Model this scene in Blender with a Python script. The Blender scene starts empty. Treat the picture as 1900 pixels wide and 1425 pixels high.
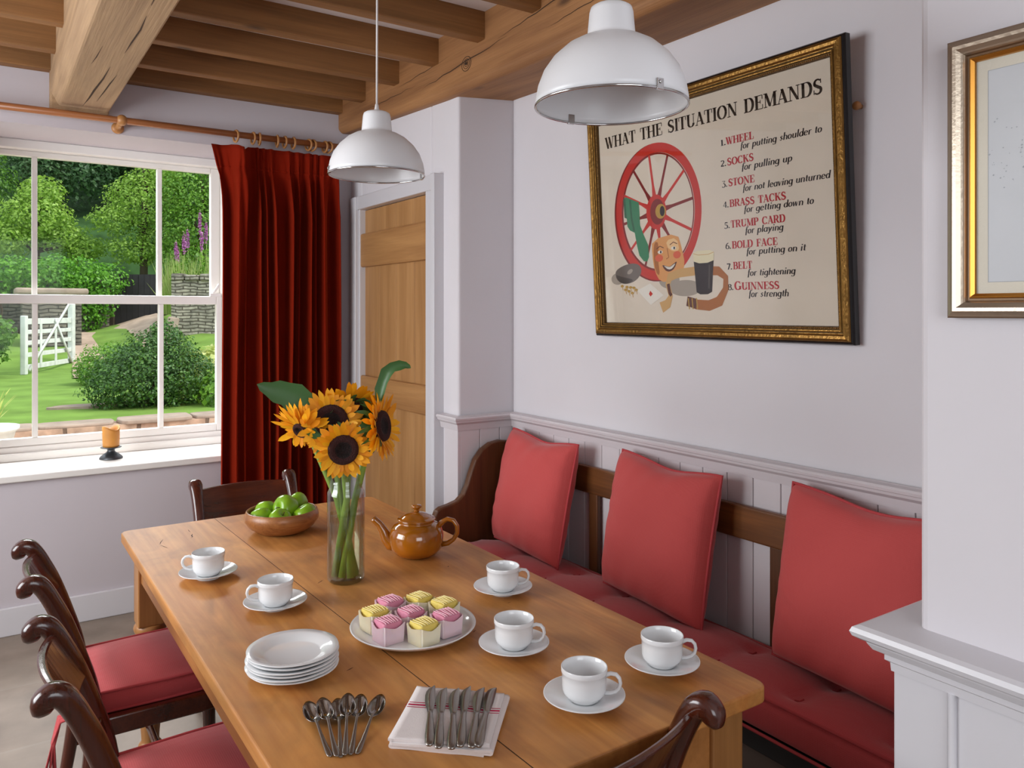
import bpy, bmesh, math, random
from mathutils import Vector, Matrix

PI = math.pi
R = math.radians
SC = bpy.context.scene
COL = SC.collection
rnd = random.Random(7)

# ------------------------------------------------------------------ camera
cam_data = bpy.data.cameras.new('camera')
cam = bpy.data.objects.new('camera', cam_data)
COL.objects.link(cam)
cam.location = (0, 0, 1.47)
cam.rotation_euler = (R(90), 0, R(-34.0))
cam_data.sensor_fit = 'HORIZONTAL'
cam_data.sensor_width = 36.0
cam_data.lens = 1460.0 / 1900.0 * 36.0
cam_data.shift_y = -(712.5 - 578.0) / 1900.0
cam_data.clip_start = 0.05
cam_data.clip_end = 300
SC.camera = cam

# ------------------------------------------------------------------ view, sky, lights
SC.view_settings.view_transform = 'Standard'
SC.view_settings.look = 'None'
SC.view_settings.gamma = 1.0
SC.view_settings.exposure = 0.0
SC.view_settings.use_curve_mapping = False
try:
    SC.cycles.use_denoising = True
    SC.cycles.max_bounces = 10
    SC.cycles.diffuse_bounces = 5
    SC.cycles.transparent_max_bounces = 24
    SC.cycles.caustics_reflective = False
    SC.cycles.sample_clamp_indirect = 6.0
except Exception:
    pass

world = bpy.data.worlds.new('sky')
SC.world = world
world.use_nodes = True
bg = world.node_tree.nodes['Background']
bg.inputs[0].default_value = (0.80, 0.90, 1.0, 1)
bg.inputs[1].default_value = 1.7


def lamp(name, kind, loc, rot, energy, color, **kw):
    d = bpy.data.lights.new(name, kind)
    d.energy = energy
    d.color = color
    for k, v in kw.items():
        setattr(d, k, v)
    o = bpy.data.objects.new(name, d)
    COL.objects.link(o)
    o.location = loc
    o.rotation_euler = rot
    return o


def aim(o, target):
    o.rotation_euler = (Vector(target) - o.location).to_track_quat('-Z', 'Y').to_euler()


sun = lamp('sun', 'SUN', (2, 9, 9), (0, 0, 0), 3.2, (1.0, 0.96, 0.88), angle=R(16))
aim(sun, Vector((2, 9, 9)) + Vector((-0.50, 0.42, -0.85)))
# daylight coming in through the side window, left of the frame
key = lamp('side_window_daylight', 'AREA', (-1.72, 2.55, 1.62), (0, 0, 0), 73, (0.955, 0.98, 1.0), shape='RECTANGLE', size=1.9, size_y=1.25)
aim(key, (1.2, 2.9, 1.25))
# daylight entering by the window on the far wall
win = lamp('far_window_daylight', 'AREA', (0.52, 5.75, 3.45), (0, 0, 0), 370, (0.96, 0.985, 1.0), shape='RECTANGLE', size=2.4, size_y=1.6)
aim(win, (0.75, 2.9, 0.9))
# daylight from the window behind the camera
back = lamp('rear_window_daylight', 'AREA', (0.05, -1.43, 1.65), (0, 0, 0), 19, (0.96, 0.98, 1.0), shape='RECTANGLE', size=1.5, size_y=1.3)
aim(back, (0.6, 2.4, 1.2))

# ------------------------------------------------------------------ helpers


def lin(h):
    h = h.lstrip('#')
    out = []
    for i in (0, 2, 4):
        c = int(h[i:i + 2], 16) / 255.0
        out.append(c / 12.92 if c <= 0.04045 else ((c + 0.055) / 1.055) ** 2.4)
    return (out[0], out[1], out[2], 1.0)


class MB:
    """collects geometry and links it as one mesh object"""

    def __init__(s):
        s.v, s.f, s.mi, s.sm = [], [], [], []

    def add(s, verts, faces, mat=0, smooth=False, M=None):
        b = len(s.v)
        for p in verts:
            p = Vector(p)
            s.v.append(M @ p if M is not None else p)
        for f in faces:
            s.f.append([b + i for i in f])
            s.mi.append(mat)
            s.sm.append(smooth)
        return s

    def box(s, x0, x1, y0, y1, z0, z1, mat=0, M=None):
        vs = [(x0, y0, z0), (x1, y0, z0), (x1, y1, z0), (x0, y1, z0), (x0, y0, z1), (x1, y0, z1), (x1, y1, z1), (x0, y1, z1)]
        return s.add(vs, [(0, 3, 2, 1), (4, 5, 6, 7), (0, 1, 5, 4), (1, 2, 6, 5), (2, 3, 7, 6), (3, 0, 4, 7)], mat, False, M)

    def loft(s, rings, mat=0, smooth=True, caps=True, M=None, closed=False):
        n = len(rings[0])
        vs = [p for r in rings for p in r]
        fs = []
        k = len(rings)
        for i in range(k if closed else k - 1):
            a, b = i * n, ((i + 1) % k) * n
            for j in range(n):
                fs.append((a + j, a + (j + 1) % n, b + (j + 1) % n, b + j))
        if caps and not closed:
            fs.append(tuple(range(n - 1, -1, -1)))
            fs.append(tuple(range((k - 1) * n, k * n)))
        return s.add(vs, fs, mat, smooth, M)

    def tube(s, pts, r, n=8, mat=0, caps=True, smooth=True, M=None, closed=False, up=None, sq=None):
        """swept round (or elliptical: r = (a, b) pairs) section; sq = superellipse power for squarer sections"""
        pts = [Vector(p) for p in pts]
        k = len(pts)
        rings = []
        ref = Vector(up) if up is not None else None
        prev = None
        for i, p in enumerate(pts):
            if closed:
                t = pts[(i + 1) % k] - pts[i - 1]
            elif i == 0:
                t = pts[1] - pts[0]
            elif i == k - 1:
                t = pts[-1] - pts[-2]
            else:
                t = pts[i + 1] - pts[i - 1]
            t.normalize()
            if ref is not None:
                u = ref - t * ref.dot(t)
            elif prev is not None:
                u = prev - t * prev.dot(t)
            else:
                u = Vector((0, 0, 1)) - t * t.z
                if u.length < 0.2:
                    u = Vector((1, 0, 0)) - t * t.x
            u.normalize()
            prev = u
            w = t.cross(u)
            rr = r[i] if isinstance(r, (list, tuple)) and not (len(r) == 2 and isinstance(r, tuple)) else r
            ra, rb = rr if isinstance(rr, tuple) else (rr, rr)
            ring = []
            for j in range(n):
                a = 2 * PI * j / n
                ca, sa = math.cos(a), math.sin(a)
                if sq:
                    ca = math.copysign(abs(ca) ** sq, ca)
                    sa = math.copysign(abs(sa) ** sq, sa)
                ring.append(p + u * (ra * ca) + w * (rb * sa))
            rings.append(ring)
        return s.loft(rings, mat, smooth, caps, M, closed)

    def lathe(s, prof, n=40, mat=0, M=None, smooth=True, wave=None):
        """profile of (r, z); r = 0 closes to a point"""
        vs, fs, idx = [], [], []
        for (r, z) in prof:
            if r < 1e-6:
                idx.append([len(vs)])
                vs.append((0, 0, z))
            else:
                row = []
                for j in range(n):
                    a = 2 * PI * j / n
                    q = r * (wave(a, r) if wave else 1)
                    row.append(len(vs))
                    vs.append((q * math.cos(a), q * math.sin(a), z))
                idx.append(row)
        for a, b in zip(idx, idx[1:]):
            for j in range(n):
                k = (j + 1) % n
                if len(a) == 1 and len(b) == 1:
                    continue
                if len(a) == 1:
                    fs.append((a[0], b[k], b[j]))
                elif len(b) == 1:
                    fs.append((a[j], a[k], b[0]))
                else:
                    fs.append((a[j], a[k], b[k], b[j]))
        return s.add(vs, fs, mat, smooth, M)

    def prism(s, poly, z0, z1, mat=0, M=None, smooth=False):
        n = len(poly)
        vs = [(x, y, z0) for x, y in poly] + [(x, y, z1) for x, y in poly]
        fs = [tuple(range(n - 1, -1, -1)), tuple(range(n, 2 * n))]
        for i in range(n):
            j = (i + 1) % n
            fs.append((i, j, n + j, n + i))
        return s.add(vs, fs, mat, smooth, M)

    def grid(s, fn, nu, nv, mat=0, smooth=True, wu=False, wv=False, M=None, matfn=None):
        b = len(s.v)
        for i in range(nu):
            for j in range(nv):
                p = Vector(fn(i / (nu if wu else nu - 1), j / (nv if wv else nv - 1)))
                s.v.append(M @ p if M is not None else p)
        for i in range(nu if wu else nu - 1):
            for j in range(nv if wv else nv - 1):
                i2, j2 = (i + 1) % nu, (j + 1) % nv
                s.f.append([b + i * nv + j, b + i2 * nv + j, b + i2 * nv + j2, b + i * nv + j2])
                s.mi.append(matfn(i, j) if matfn else mat)
                s.sm.append(smooth)
        return s

    def build(s, name, mats, parent=None, bevel=0, seg=2, sub=0, solid=0, recalc=True, loc=None, rot=None):
        me = bpy.data.meshes.new(name)
        me.from_pydata([tuple(v) for v in s.v], [], s.f)
        if not isinstance(mats, (list, tuple)):
            mats = [mats]
        for m in mats:
            me.materials.append(m)
        me.polygons.foreach_set('material_index', s.mi)
        me.polygons.foreach_set('use_smooth', s.sm)
        if recalc:
            bm = bmesh.new()
            bm.from_mesh(me)
            bmesh.ops.recalc_face_normals(bm, faces=bm.faces)
            bm.to_mesh(me)
            bm.free()
        me.update()
        o = bpy.data.objects.new(name, me)
        COL.objects.link(o)
        if parent is not None:
            o.parent = parent
        if loc is not None:
            o.location = loc
        if rot is not None:
            o.rotation_euler = rot
        if solid:
            m = o.modifiers.new('solid', 'SOLIDIFY')
            m.thickness = solid
            m.offset = 0
        if bevel:
            m = o.modifiers.new('bevel', 'BEVEL')
            m.width = bevel
            m.segments = seg
            m.limit_method = 'ANGLE'
            m.angle_limit = R(35)
        if sub:
            m = o.modifiers.new('sub', 'SUBSURF')
            m.levels = sub
            m.render_levels = sub
        return o


def tag(o, label, cat, group=None, kind=None):
    o['label'] = label
    o['category'] = cat
    if group:
        o['group'] = group
    if kind:
        o['kind'] = kind
    return o


def thing(name, label, cat, loc=(0, 0, 0), rz=0.0, group=None):
    o = bpy.data.objects.new(name, None)
    o.empty_display_size = 0.05
    COL.objects.link(o)
    o.location = loc
    o.rotation_euler = (0, 0, rz)
    return tag(o, label, cat, group)


def struct(o):
    o['kind'] = 'structure'
    return o


def dup(root, loc, rz, label=None, rot=None):
    """copy of a thing with copies of its parts and sub-parts"""
    r = root.copy()
    COL.objects.link(r)
    r.location = loc
    r.rotation_euler = rot if rot is not None else (0, 0, rz)
    if label:
        r['label'] = label
    for ch in list(root.children):
        c = ch.copy()
        COL.objects.link(c)
        c.parent = r
        for g in list(ch.children):
            d = g.copy()
            COL.objects.link(d)
            d.parent = c
    return r


def T(x, y, z):
    return Matrix.Translation((x, y, z))


def RZ(a):
    return Matrix.Rotation(a, 4, 'Z')


def RX(a):
    return Matrix.Rotation(a, 4, 'X')


def RY(a):
    return Matrix.Rotation(a, 4, 'Y')


def facing(normal, loc, spin=0.0):
    """matrix that turns local +Z to the given normal"""
    q = Vector(normal).to_track_quat('Z', 'Y').to_matrix().to_4x4()
    return T(*loc) @ q @ RZ(spin)


def sweep_profile(path, prof, mb, mat=0, M=None):
    """moulding: profile (out, z) swept along a flat path, outwards = right-hand side, mitred"""
    n = len(path)
    rings = []
    for i, p in enumerate(path):
        p = Vector(p)
        ns = []
        if i > 0:
            d = (p - Vector(path[i - 1])).normalized()
            ns.append(Vector((d.y, -d.x)))
        if i < n - 1:
            d = (Vector(path[i + 1]) - p).normalized()
            ns.append(Vector((d.y, -d.x)))
        if len(ns) == 2:
            m = ns[0] + ns[1]
            m = m * (1.0 / max(0.15, m.dot(ns[0])))
        else:
            m = ns[0]
        rings.append([(p.x + m.x * o, p.y + m.y * o, z) for o, z in prof])
    mb.loft(rings, mat, False, True, M)


# ------------------------------------------------------------------ materials


def mat(name, color, rough=0.5, metal=0.0, spec=0.5, bump=0.0, bscale=60.0, var=0.0, vscale=4.0, coat=0.0, sheen=0.0, trans=0.0, emis=None):
    m = bpy.data.materials.new(name)
    m.use_nodes = True
    nt = m.node_tree
    b = nt.nodes['Principled BSDF']
    c = lin(color) if isinstance(color, str) else color
    b.inputs['Base Color'].default_value = c
    b.inputs['Roughness'].default_value = rough
    b.inputs['Metallic'].default_value = metal
    b.inputs['Specular IOR Level'].default_value = spec
    if coat:
        b.inputs['Coat Weight'].default_value = coat
        b.inputs['Coat Roughness'].default_value = 0.06
    if sheen:
        b.inputs['Sheen Weight'].default_value = sheen
        b.inputs['Sheen Roughness'].default_value = 0.4
    if trans:
        b.inputs['Subsurface Weight'].default_value = trans
        b.inputs['Subsurface Radius'].default_value = (0.02, 0.012, 0.006)
    tc = nt.nodes.new('ShaderNodeTexCoord')
    if var:
        no = nt.nodes.new('ShaderNodeTexNoise')
        no.inputs['Scale'].default_value = vscale
        no.inputs['Detail'].default_value = 5
        nt.links.new(tc.outputs['Object'], no.inputs['Vector'])
        mx = nt.nodes.new('ShaderNodeMix')
        mx.data_type = 'RGBA'
        mx.inputs[6].default_value = tuple(max(0, x * (1 - var)) for x in c[:3]) + (1,)
        mx.inputs[7].default_value = tuple(min(1, x * (1 + var)) for x in c[:3]) + (1,)
        rp = nt.nodes.new('ShaderNodeMapRange')
        rp.inputs[1].default_value = 0.3
        rp.inputs[2].default_value = 0.7
        nt.links.new(no.outputs['Fac'], rp.inputs[0])
        nt.links.new(rp.outputs[0], mx.inputs[0])
        nt.links.new(mx.outputs[2], b.inputs['Base Color'])
    if bump:
        nb = nt.nodes.new('ShaderNodeTexNoise')
        nb.inputs['Scale'].default_value = bscale
        nb.inputs['Detail'].default_value = 4
        nt.links.new(tc.outputs['Object'], nb.inputs['Vector'])
        bp = nt.nodes.new('ShaderNodeBump')
        bp.inputs['Strength'].default_value = bump
        bp.inputs['Distance'].default_value = 0.01
        nt.links.new(nb.outputs['Fac'], bp.inputs['Height'])
        nt.links.new(bp.outputs['Normal'], b.inputs['Normal'])
    return m


def wood(name, c_dark, c_light, axis='Y', scale=1.0, rough=0.4, figure=0.5, bump=0.08, coat=0.0, knots=False, blotch=0.0):
    """grain running along the given object axis"""
    m = bpy.data.materials.new(name)
    m.use_nodes = True
    nt = m.node_tree
    L = nt.links.new
    b = nt.nodes['Principled BSDF']
    b.inputs['Roughness'].default_value = rough
    if coat:
        b.inputs['Coat Weight'].default_value = coat
        b.inputs['Coat Roughness'].default_value = 0.12
    tc = nt.nodes.new('ShaderNodeTexCoord')
    mp = nt.nodes.new('ShaderNodeMapping')
    s = [14.0 * scale] * 3
    s['XYZ'.index(axis)] = 1.1 * scale
    mp.inputs['Scale'].default_value = s
    L(tc.outputs['Object'], mp.inputs['Vector'])
    n1 = nt.nodes.new('ShaderNodeTexNoise')
    n1.inputs['Scale'].default_value = 1.0
    n1.inputs['Detail'].default_value = 6
    n1.inputs['Distortion'].default_value = 0.8 * figure
    L(mp.outputs[0], n1.inputs['Vector'])
    mp2 = nt.nodes.new('ShaderNodeMapping')
    s2 = [160.0 * scale] * 3
    s2['XYZ'.index(axis)] = 5.0 * scale
    mp2.inputs['Scale'].default_value = s2
    L(tc.outputs['Object'], mp2.inputs['Vector'])
    n2 = nt.nodes.new('ShaderNodeTexNoise')
    n2.inputs['Scale'].default_value = 1.0
    n2.inputs['Detail'].default_value = 3
    L(mp2.outputs[0], n2.inputs['Vector'])
    ad = nt.nodes.new('ShaderNodeMath')
    ad.operation = 'MULTIPLY_ADD'
    ad.inputs[1].default_value = 0.35
    L(n2.outputs['Fac'], ad.inputs[0])
    L(n1.outputs['Fac'], ad.inputs[2])
    rp = nt.nodes.new('ShaderNodeMapRange')
    rp.inputs[1].default_value = 0.42
    rp.inputs[2].default_value = 0.92
    L(ad.outputs[0], rp.inputs[0])
    mx = nt.nodes.new('ShaderNodeMix')
    mx.data_type = 'RGBA'
    mx.inputs[6].default_value = lin(c_dark)
    mx.inputs[7].default_value = lin(c_light)
    L(rp.outputs[0], mx.inputs[0])
    outc = mx.outputs[2]
    if blotch:
        n3 = nt.nodes.new('ShaderNodeTexNoise')
        n3.inputs['Scale'].default_value = 7.5
        n3.inputs['Detail'].default_value = 6
        n3.inputs['Distortion'].default_value = 1.2
        m3 = nt.nodes.new('ShaderNodeMapping')
        s3 = [1.3, 1.3, 1.3]
        s3['XYZ'.index(axis)] = 0.5
        m3.inputs['Scale'].default_value = s3
        L(tc.outputs['Object'], m3.inputs['Vector'])
        L(m3.outputs[0], n3.inputs['Vector'])
        r3 = nt.nodes.new('ShaderNodeMapRange')
        r3.inputs[1].default_value = 0.35
        r3.inputs[2].default_value = 0.7
        r3.inputs[3].default_value = 1.0 + blotch
        r3.inputs[4].default_value = 1.0 - blotch
        L(n3.outputs['Fac'], r3.inputs[0])
        hs = nt.nodes.new('ShaderNodeHueSaturation')
        L(r3.outputs[0], hs.inputs['Value'])
        L(outc, hs.inputs['Color'])
        outc = hs.outputs['Color']
    if knots:
        vo = nt.nodes.new('ShaderNodeTexVoronoi')
        vo.inputs['Scale'].default_value = 2.6
        mk = nt.nodes.new('ShaderNodeMapping')
        sk = [2.2, 2.2, 2.2]
        sk['XYZ'.index(axis)] = 0.9
        mk.inputs['Scale'].default_value = sk
        L(tc.outputs['Object'], mk.inputs['Vector'])
        L(mk.outputs[0], vo.inputs['Vector'])
        rk = nt.nodes.new('ShaderNodeMapRange')
        rk.inputs[1].default_value = 0.05
        rk.inputs[2].default_value = 0.14
        rk.inputs[3].default_value = 0.75
        rk.inputs[4].default_value = 0.0
        L(vo.outputs['Distance'], rk.inputs[0])
        mk2 = nt.nodes.new('ShaderNodeMix')
        mk2.data_type = 'RGBA'
        mk2.inputs[7].default_value = lin('#3a2313')
        L(rk.outputs[0], mk2.inputs[0])
        L(outc, mk2.inputs[6])
        outc = mk2.outputs[2]
    L(outc, b.inputs['Base Color'])
    if bump:
        bp = nt.nodes.new('ShaderNodeBump')
        bp.inputs['Strength'].default_value = bump
        bp.inputs['Distance'].default_value = 0.004
        L(n2.outputs['Fac'], bp.inputs['Height'])
        L(bp.outputs['Normal'], b.inputs['Normal'])
    return m


def leafmat(name, c1, c2, trans=0.35, rough=0.45):
    m = bpy.data.materials.new(name)
    m.use_nodes = True
    nt = m.node_tree
    L = nt.links.new
    b = nt.nodes['Principled BSDF']
    b.inputs['Roughness'].default_value = rough
    ge = nt.nodes.new('ShaderNodeNewGeometry')
    mx = nt.nodes.new('ShaderNodeMix')
    mx.data_type = 'RGBA'
    mx.inputs[6].default_value = lin(c1)
    mx.inputs[7].default_value = lin(c2)
    L(ge.outputs['Random Per Island'], mx.inputs[0])
    L(mx.outputs[2], b.inputs['Base Color'])
    tr = nt.nodes.new('ShaderNodeBsdfTranslucent')
    L(mx.outputs[2], tr.inputs['Color'])
    ms = nt.nodes.new('ShaderNodeMixShader')
    ms.inputs[0].default_value = trans
    L(b.outputs[0], ms.inputs[1])
    L(tr.outputs[0], ms.inputs[2])
    L(ms.outputs[0], nt.nodes['Material Output'].inputs['Surface'])
    return m


def glassmat(name, tint=(1, 1, 1, 1), edge=0.9, base=0.04, rough=0.0, edge_tint=None):
    """thin clear glass: see-through face on, mirror-like at grazing angles"""
    m = bpy.data.materials.new(name)
    m.use_nodes = True
    nt = m.node_tree
    L = nt.links.new
    nt.nodes.remove(nt.nodes['Principled BSDF'])
    tr = nt.nodes.new('ShaderNodeBsdfTransparent')
    tr.inputs[0].default_value = tint
    gl = nt.nodes.new('ShaderNodeBsdfGlossy')
    gl.inputs['Roughness'].default_value = rough
    lw = nt.nodes.new('ShaderNodeLayerWeight')
    lw.inputs[0].default_value = 0.5
    pw = nt.nodes.new('ShaderNodeMath')
    pw.operation = 'POWER'
    pw.inputs[1].default_value = 3.0
    L(lw.outputs['Facing'], pw.inputs[0])
    ma = nt.nodes.new('ShaderNodeMath')
    ma.operation = 'MULTIPLY_ADD'
    ma.inputs[1].default_value = edge
    ma.inputs[2].default_value = base
    L(pw.outputs[0], ma.inputs[0])
    ms = nt.nodes.new('ShaderNodeMixShader')
    L(ma.outputs[0], ms.inputs[0])
    L(tr.outputs[0], ms.inputs[1])
    L(gl.outputs[0], ms.inputs[2])
    L(ms.outputs[0], nt.nodes['Material Output'].inputs['Surface'])
    if edge_tint:
        mc = nt.nodes.new('ShaderNodeMix')
        mc.data_type = 'RGBA'
        mc.inputs[6].default_value = tint
        mc.inputs[7].default_value = edge_tint
        L(lw.outputs['Facing'], mc.inputs[0])
        L(mc.outputs[2], tr.inputs[0])
    return m


def weave(m, scale=180.0, strength=0.25):
    """small diamond weave pressed into a cloth material"""
    nt = m.node_tree
    b = nt.nodes['Principled BSDF']
    tc = nt.nodes.new('ShaderNodeTexCoord')
    ck = nt.nodes.new('ShaderNodeTexVoronoi')
    ck.inputs['Scale'].default_value = scale
    ck.inputs['Randomness'].default_value = 0.15
    nt.links.new(tc.outputs['Object'], ck.inputs['Vector'])
    bp = nt.nodes.new('ShaderNodeBump')
    bp.inputs['Strength'].default_value = strength
    bp.inputs['Distance'].default_value = 0.002
    nt.links.new(ck.outputs['Distance'], bp.inputs['Height'])
    nt.links.new(bp.outputs['Normal'], b.inputs['Normal'])
    return m


M = {}
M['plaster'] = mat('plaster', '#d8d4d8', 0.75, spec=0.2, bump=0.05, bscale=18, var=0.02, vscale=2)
M['plaster_shaded'] = mat('plaster_shaded', '#c4bdc2', 0.75, spec=0.2, bump=0.05, bscale=18, var=0.02, vscale=2)  # plaster again, darkened: the window wall's dimmer light put into its colour
M['ceiling'] = mat('ceiling_paint', '#dcd3d0', 0.8, spec=0.2)
M['gloss_white'] = mat('gloss_white_paint', '#d3d1d5', 0.28, spec=0.5, bump=0.03, bscale=25)
M['satin_lilac'] = mat('satin_wainscot_paint', '#d0c9cc', 0.4, spec=0.4, bump=0.03, bscale=30)
M['win_white'] = mat('window_paint', '#e6e2dd', 0.3, spec=0.5)
M['oak_y'] = wood('oak_beam_y', '#7d5230', '#ab7a4c', 'Y', 0.8, 0.65, 1.0, 0.25, knots=True)
M['oak_x'] = wood('oak_joist_x', '#6d4822', '#98693a', 'X', 0.8, 0.65, 1.0, 0.2, knots=True)
M['oak_pale'] = wood('oak_beam_pale', '#8d7054', '#b2926e', 'Y', 0.9, 0.7, 1.5, 0.3)
M['crack'] = mat('crack', '#3a2514', 0.9)
M['door_oak'] = wood('door_oak', '#9a6c3e', '#be8f5c', 'Z', 1.0, 0.5, 0.5, 0.12)
M['door_oak_y'] = wood('door_oak_rail', '#93653a', '#b98955', 'Y', 1.0, 0.5, 0.8, 0.12)
M['table'] = wood('table_pine', '#a2622a', '#ca904f', 'Y', 0.55, 0.46, 1.6, 0.03, blotch=0.22)
M['table_z'] = wood('table_leg_pine', '#8a5a2e', '#b27d48', 'Z', 0.8, 0.4, 0.8, 0.05)
M['table_x'] = wood('table_apron_pine', '#8f5a2a', '#b67a42', 'Y', 0.8, 0.42, 0.8, 0.05)
M['mahog'] = wood('dark_mahogany', '#2b0f08', '#56220f', 'Z', 1.2, 0.22, 0.6, 0.04, coat=0.4)
M['mahog_x'] = wood('dark_mahogany_rail', '#2e1109', '#5c2611', 'X', 1.2, 0.22, 0.6, 0.04, coat=0.4)
M['settle'] = wood('settle_oak', '#3c2110', '#6b4122', 'Z', 0.9, 0.4, 0.9, 0.08)
M['settle_y'] = wood('settle_oak_rail', '#4a2a14', '#825026', 'Y', 0.9, 0.38, 0.9, 0.08)
M['plinth'] = mat('dull_brown_board', '#55473e', 0.6)
M['dark_gap'] = mat('dark_gap_black', '#120c0a', 0.6)  # black standing in for shade: strip under the squab, hollow of the spout
M['red_cloth'] = weave(mat('red_cloth', '#ba4c4e', 0.85, spec=0.15, sheen=0.25), 230, 0.35)
M['red_cloth_b'] = weave(mat('red_cloth_scatter', '#c25250', 0.85, spec=0.15, sheen=0.25), 230, 0.3)
M['red_pipe'] = mat('red_piping', '#b3474a', 0.8, spec=0.15)
M['velvet'] = mat('rust_velvet', '#7e1d0c', 0.95, spec=0.05, sheen=0.55, var=0.06, vscale=6)
M['velvet'].node_tree.nodes['Principled BSDF'].inputs['Sheen Tint'].default_value = lin('#d8552c')
M['pole'] = wood('pole_wood', '#7a4526', '#a5683c', 'X', 1.2, 0.35, 0.5, 0.03)
M['ring_wood'] = mat('ring_wood', '#b07a46', 0.4, var=0.15, vscale=30)
M['enamel'] = mat('white_enamel', '#e4e4e6', 0.32, spec=0.5)
M['chrome'] = mat('chrome', '#c8c8c8', 0.12, metal=1.0)
M['cord'] = mat('white_cord', '#d8d4d2', 0.5)
M['china'] = mat('white_china', '#e2e3e4', 0.12, spec=0.5, coat=0.3)
M['steel'] = mat('steel', '#8c8884', 0.16, metal=1.0)
M['steel_satin'] = mat('satin_steel', '#96928d', 0.30, metal=1.0)
M['linen'] = mat('linen', '#e2dad8', 0.9, spec=0.1, bump=0.15, bscale=600)
M['linen_red'] = mat('linen_red_stripe', '#b4204a', 0.9, spec=0.1)
M['teapot'] = mat('amber_glaze', '#a05c0c', 0.12, spec=0.6, coat=0.6, var=0.3, vscale=14)
M['apple'] = mat('apple_green', '#7da81e', 0.25, spec=0.5, var=0.18, vscale=24)
M['stalk'] = mat('apple_stalk', '#5a3d1e', 0.7)
M['bowl'] = wood('bowl_wood', '#74421f', '#b27a48', 'X', 1.6, 0.35, 1.2, 0.05)
M['glass'] = glassmat('vase_glass', (0.99, 0.995, 0.99, 1), 0.8, 0.06, edge_tint=(0.72, 0.75, 0.73, 1))
M['pane'] = glassmat('window_glass', (0.985, 0.99, 0.985, 1), 0.5, 0.006)
M['picture_glass'] = glassmat('picture_glass', (0.98, 0.98, 0.98, 1), 0.5, 0.035, 0.02)
M['water'] = glassmat('water', (0.93, 0.96, 0.88, 1), 0.35, 0.04)
M['stem'] = mat('flower_stem', '#7d9a3a', 0.5, var=0.2, vscale=20)
M['petal'] = leafmat('sunflower_petal', '#e88f02', '#ffc116', 0.15, 0.6)
M['disc'] = mat('sunflower_disc', '#1d0c0a', 0.9, bump=0.9, bscale=260, var=0.5, vscale=90)
M['disc_rim'] = mat('sunflower_disc_rim', '#3a1410', 0.9, bump=0.9, bscale=300)
M['leaf'] = leafmat('flower_leaf', '#34562a', '#46703a', 0.2, 0.45)
M['candle'] = mat('candle_wax', '#c98a3c', 0.45, trans=0.5, var=0.08, vscale=20)
M['wick'] = mat('wick', '#1c1512', 0.9)
M['pewter'] = mat('pewter', '#55585c', 0.4, metal=0.85, bump=0.2, bscale=60)
M['gold'] = mat('antique_gold', '#8f6a35', 0.36, metal=0.85, bump=0.25, bscale=90, var=0.2, vscale=22)
M['gold_dark'] = mat('antique_gold_dark', '#5d4424', 0.45, metal=0.7, bump=0.3, bscale=220)
M['black_frame'] = mat('black_frame', '#120e0e', 0.3, spec=0.5)
M['champagne'] = mat('champagne_frame', '#b6a795', 0.32, metal=0.8, bump=0.06, bscale=150)
M['champagne_side'] = mat('champagne_frame_side', '#7f664f', 0.4, metal=0.6)
M['gilt'] = mat('gilt_slip', '#c98d3f', 0.28, metal=0.9)
M['mount'] = mat('cream_mount', '#d6cfbf', 0.9, bump=0.08, bscale=300)
M['print'] = mat('grey_print', '#c9cbce', 0.9, var=0.04, vscale=8)
M['print_marks'] = mat('pencil_marks', '#a4a8ad', 0.9)
M['paper'] = mat('poster_paper', '#dfd2c0', 0.85, spec=0.2, var=0.035, vscale=5)
for k, c in dict(ink='#1d1512', ink_red='#b3222a', art_red='#c62f24', art_red_dark='#7e1a16', art_green='#2f8057', art_green_dark='#1d5f40', art_grey='#6e655e',
                 art_grey_dark='#4a443f', art_skin='#dc9a58', art_skin_light='#ecc28a', art_blush='#d9603c', art_tan='#a8642a', art_tan_light='#cba063',
                 art_brown='#5a2a16', art_black='#1a100e', art_cream='#e6dcb8', art_brass='#b8923c', art_white='#e8e2d6', art_shade='#a3988a').items():
    M[k] = mat(k, c, 0.85, spec=0.15)
M['floor'] = None


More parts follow.
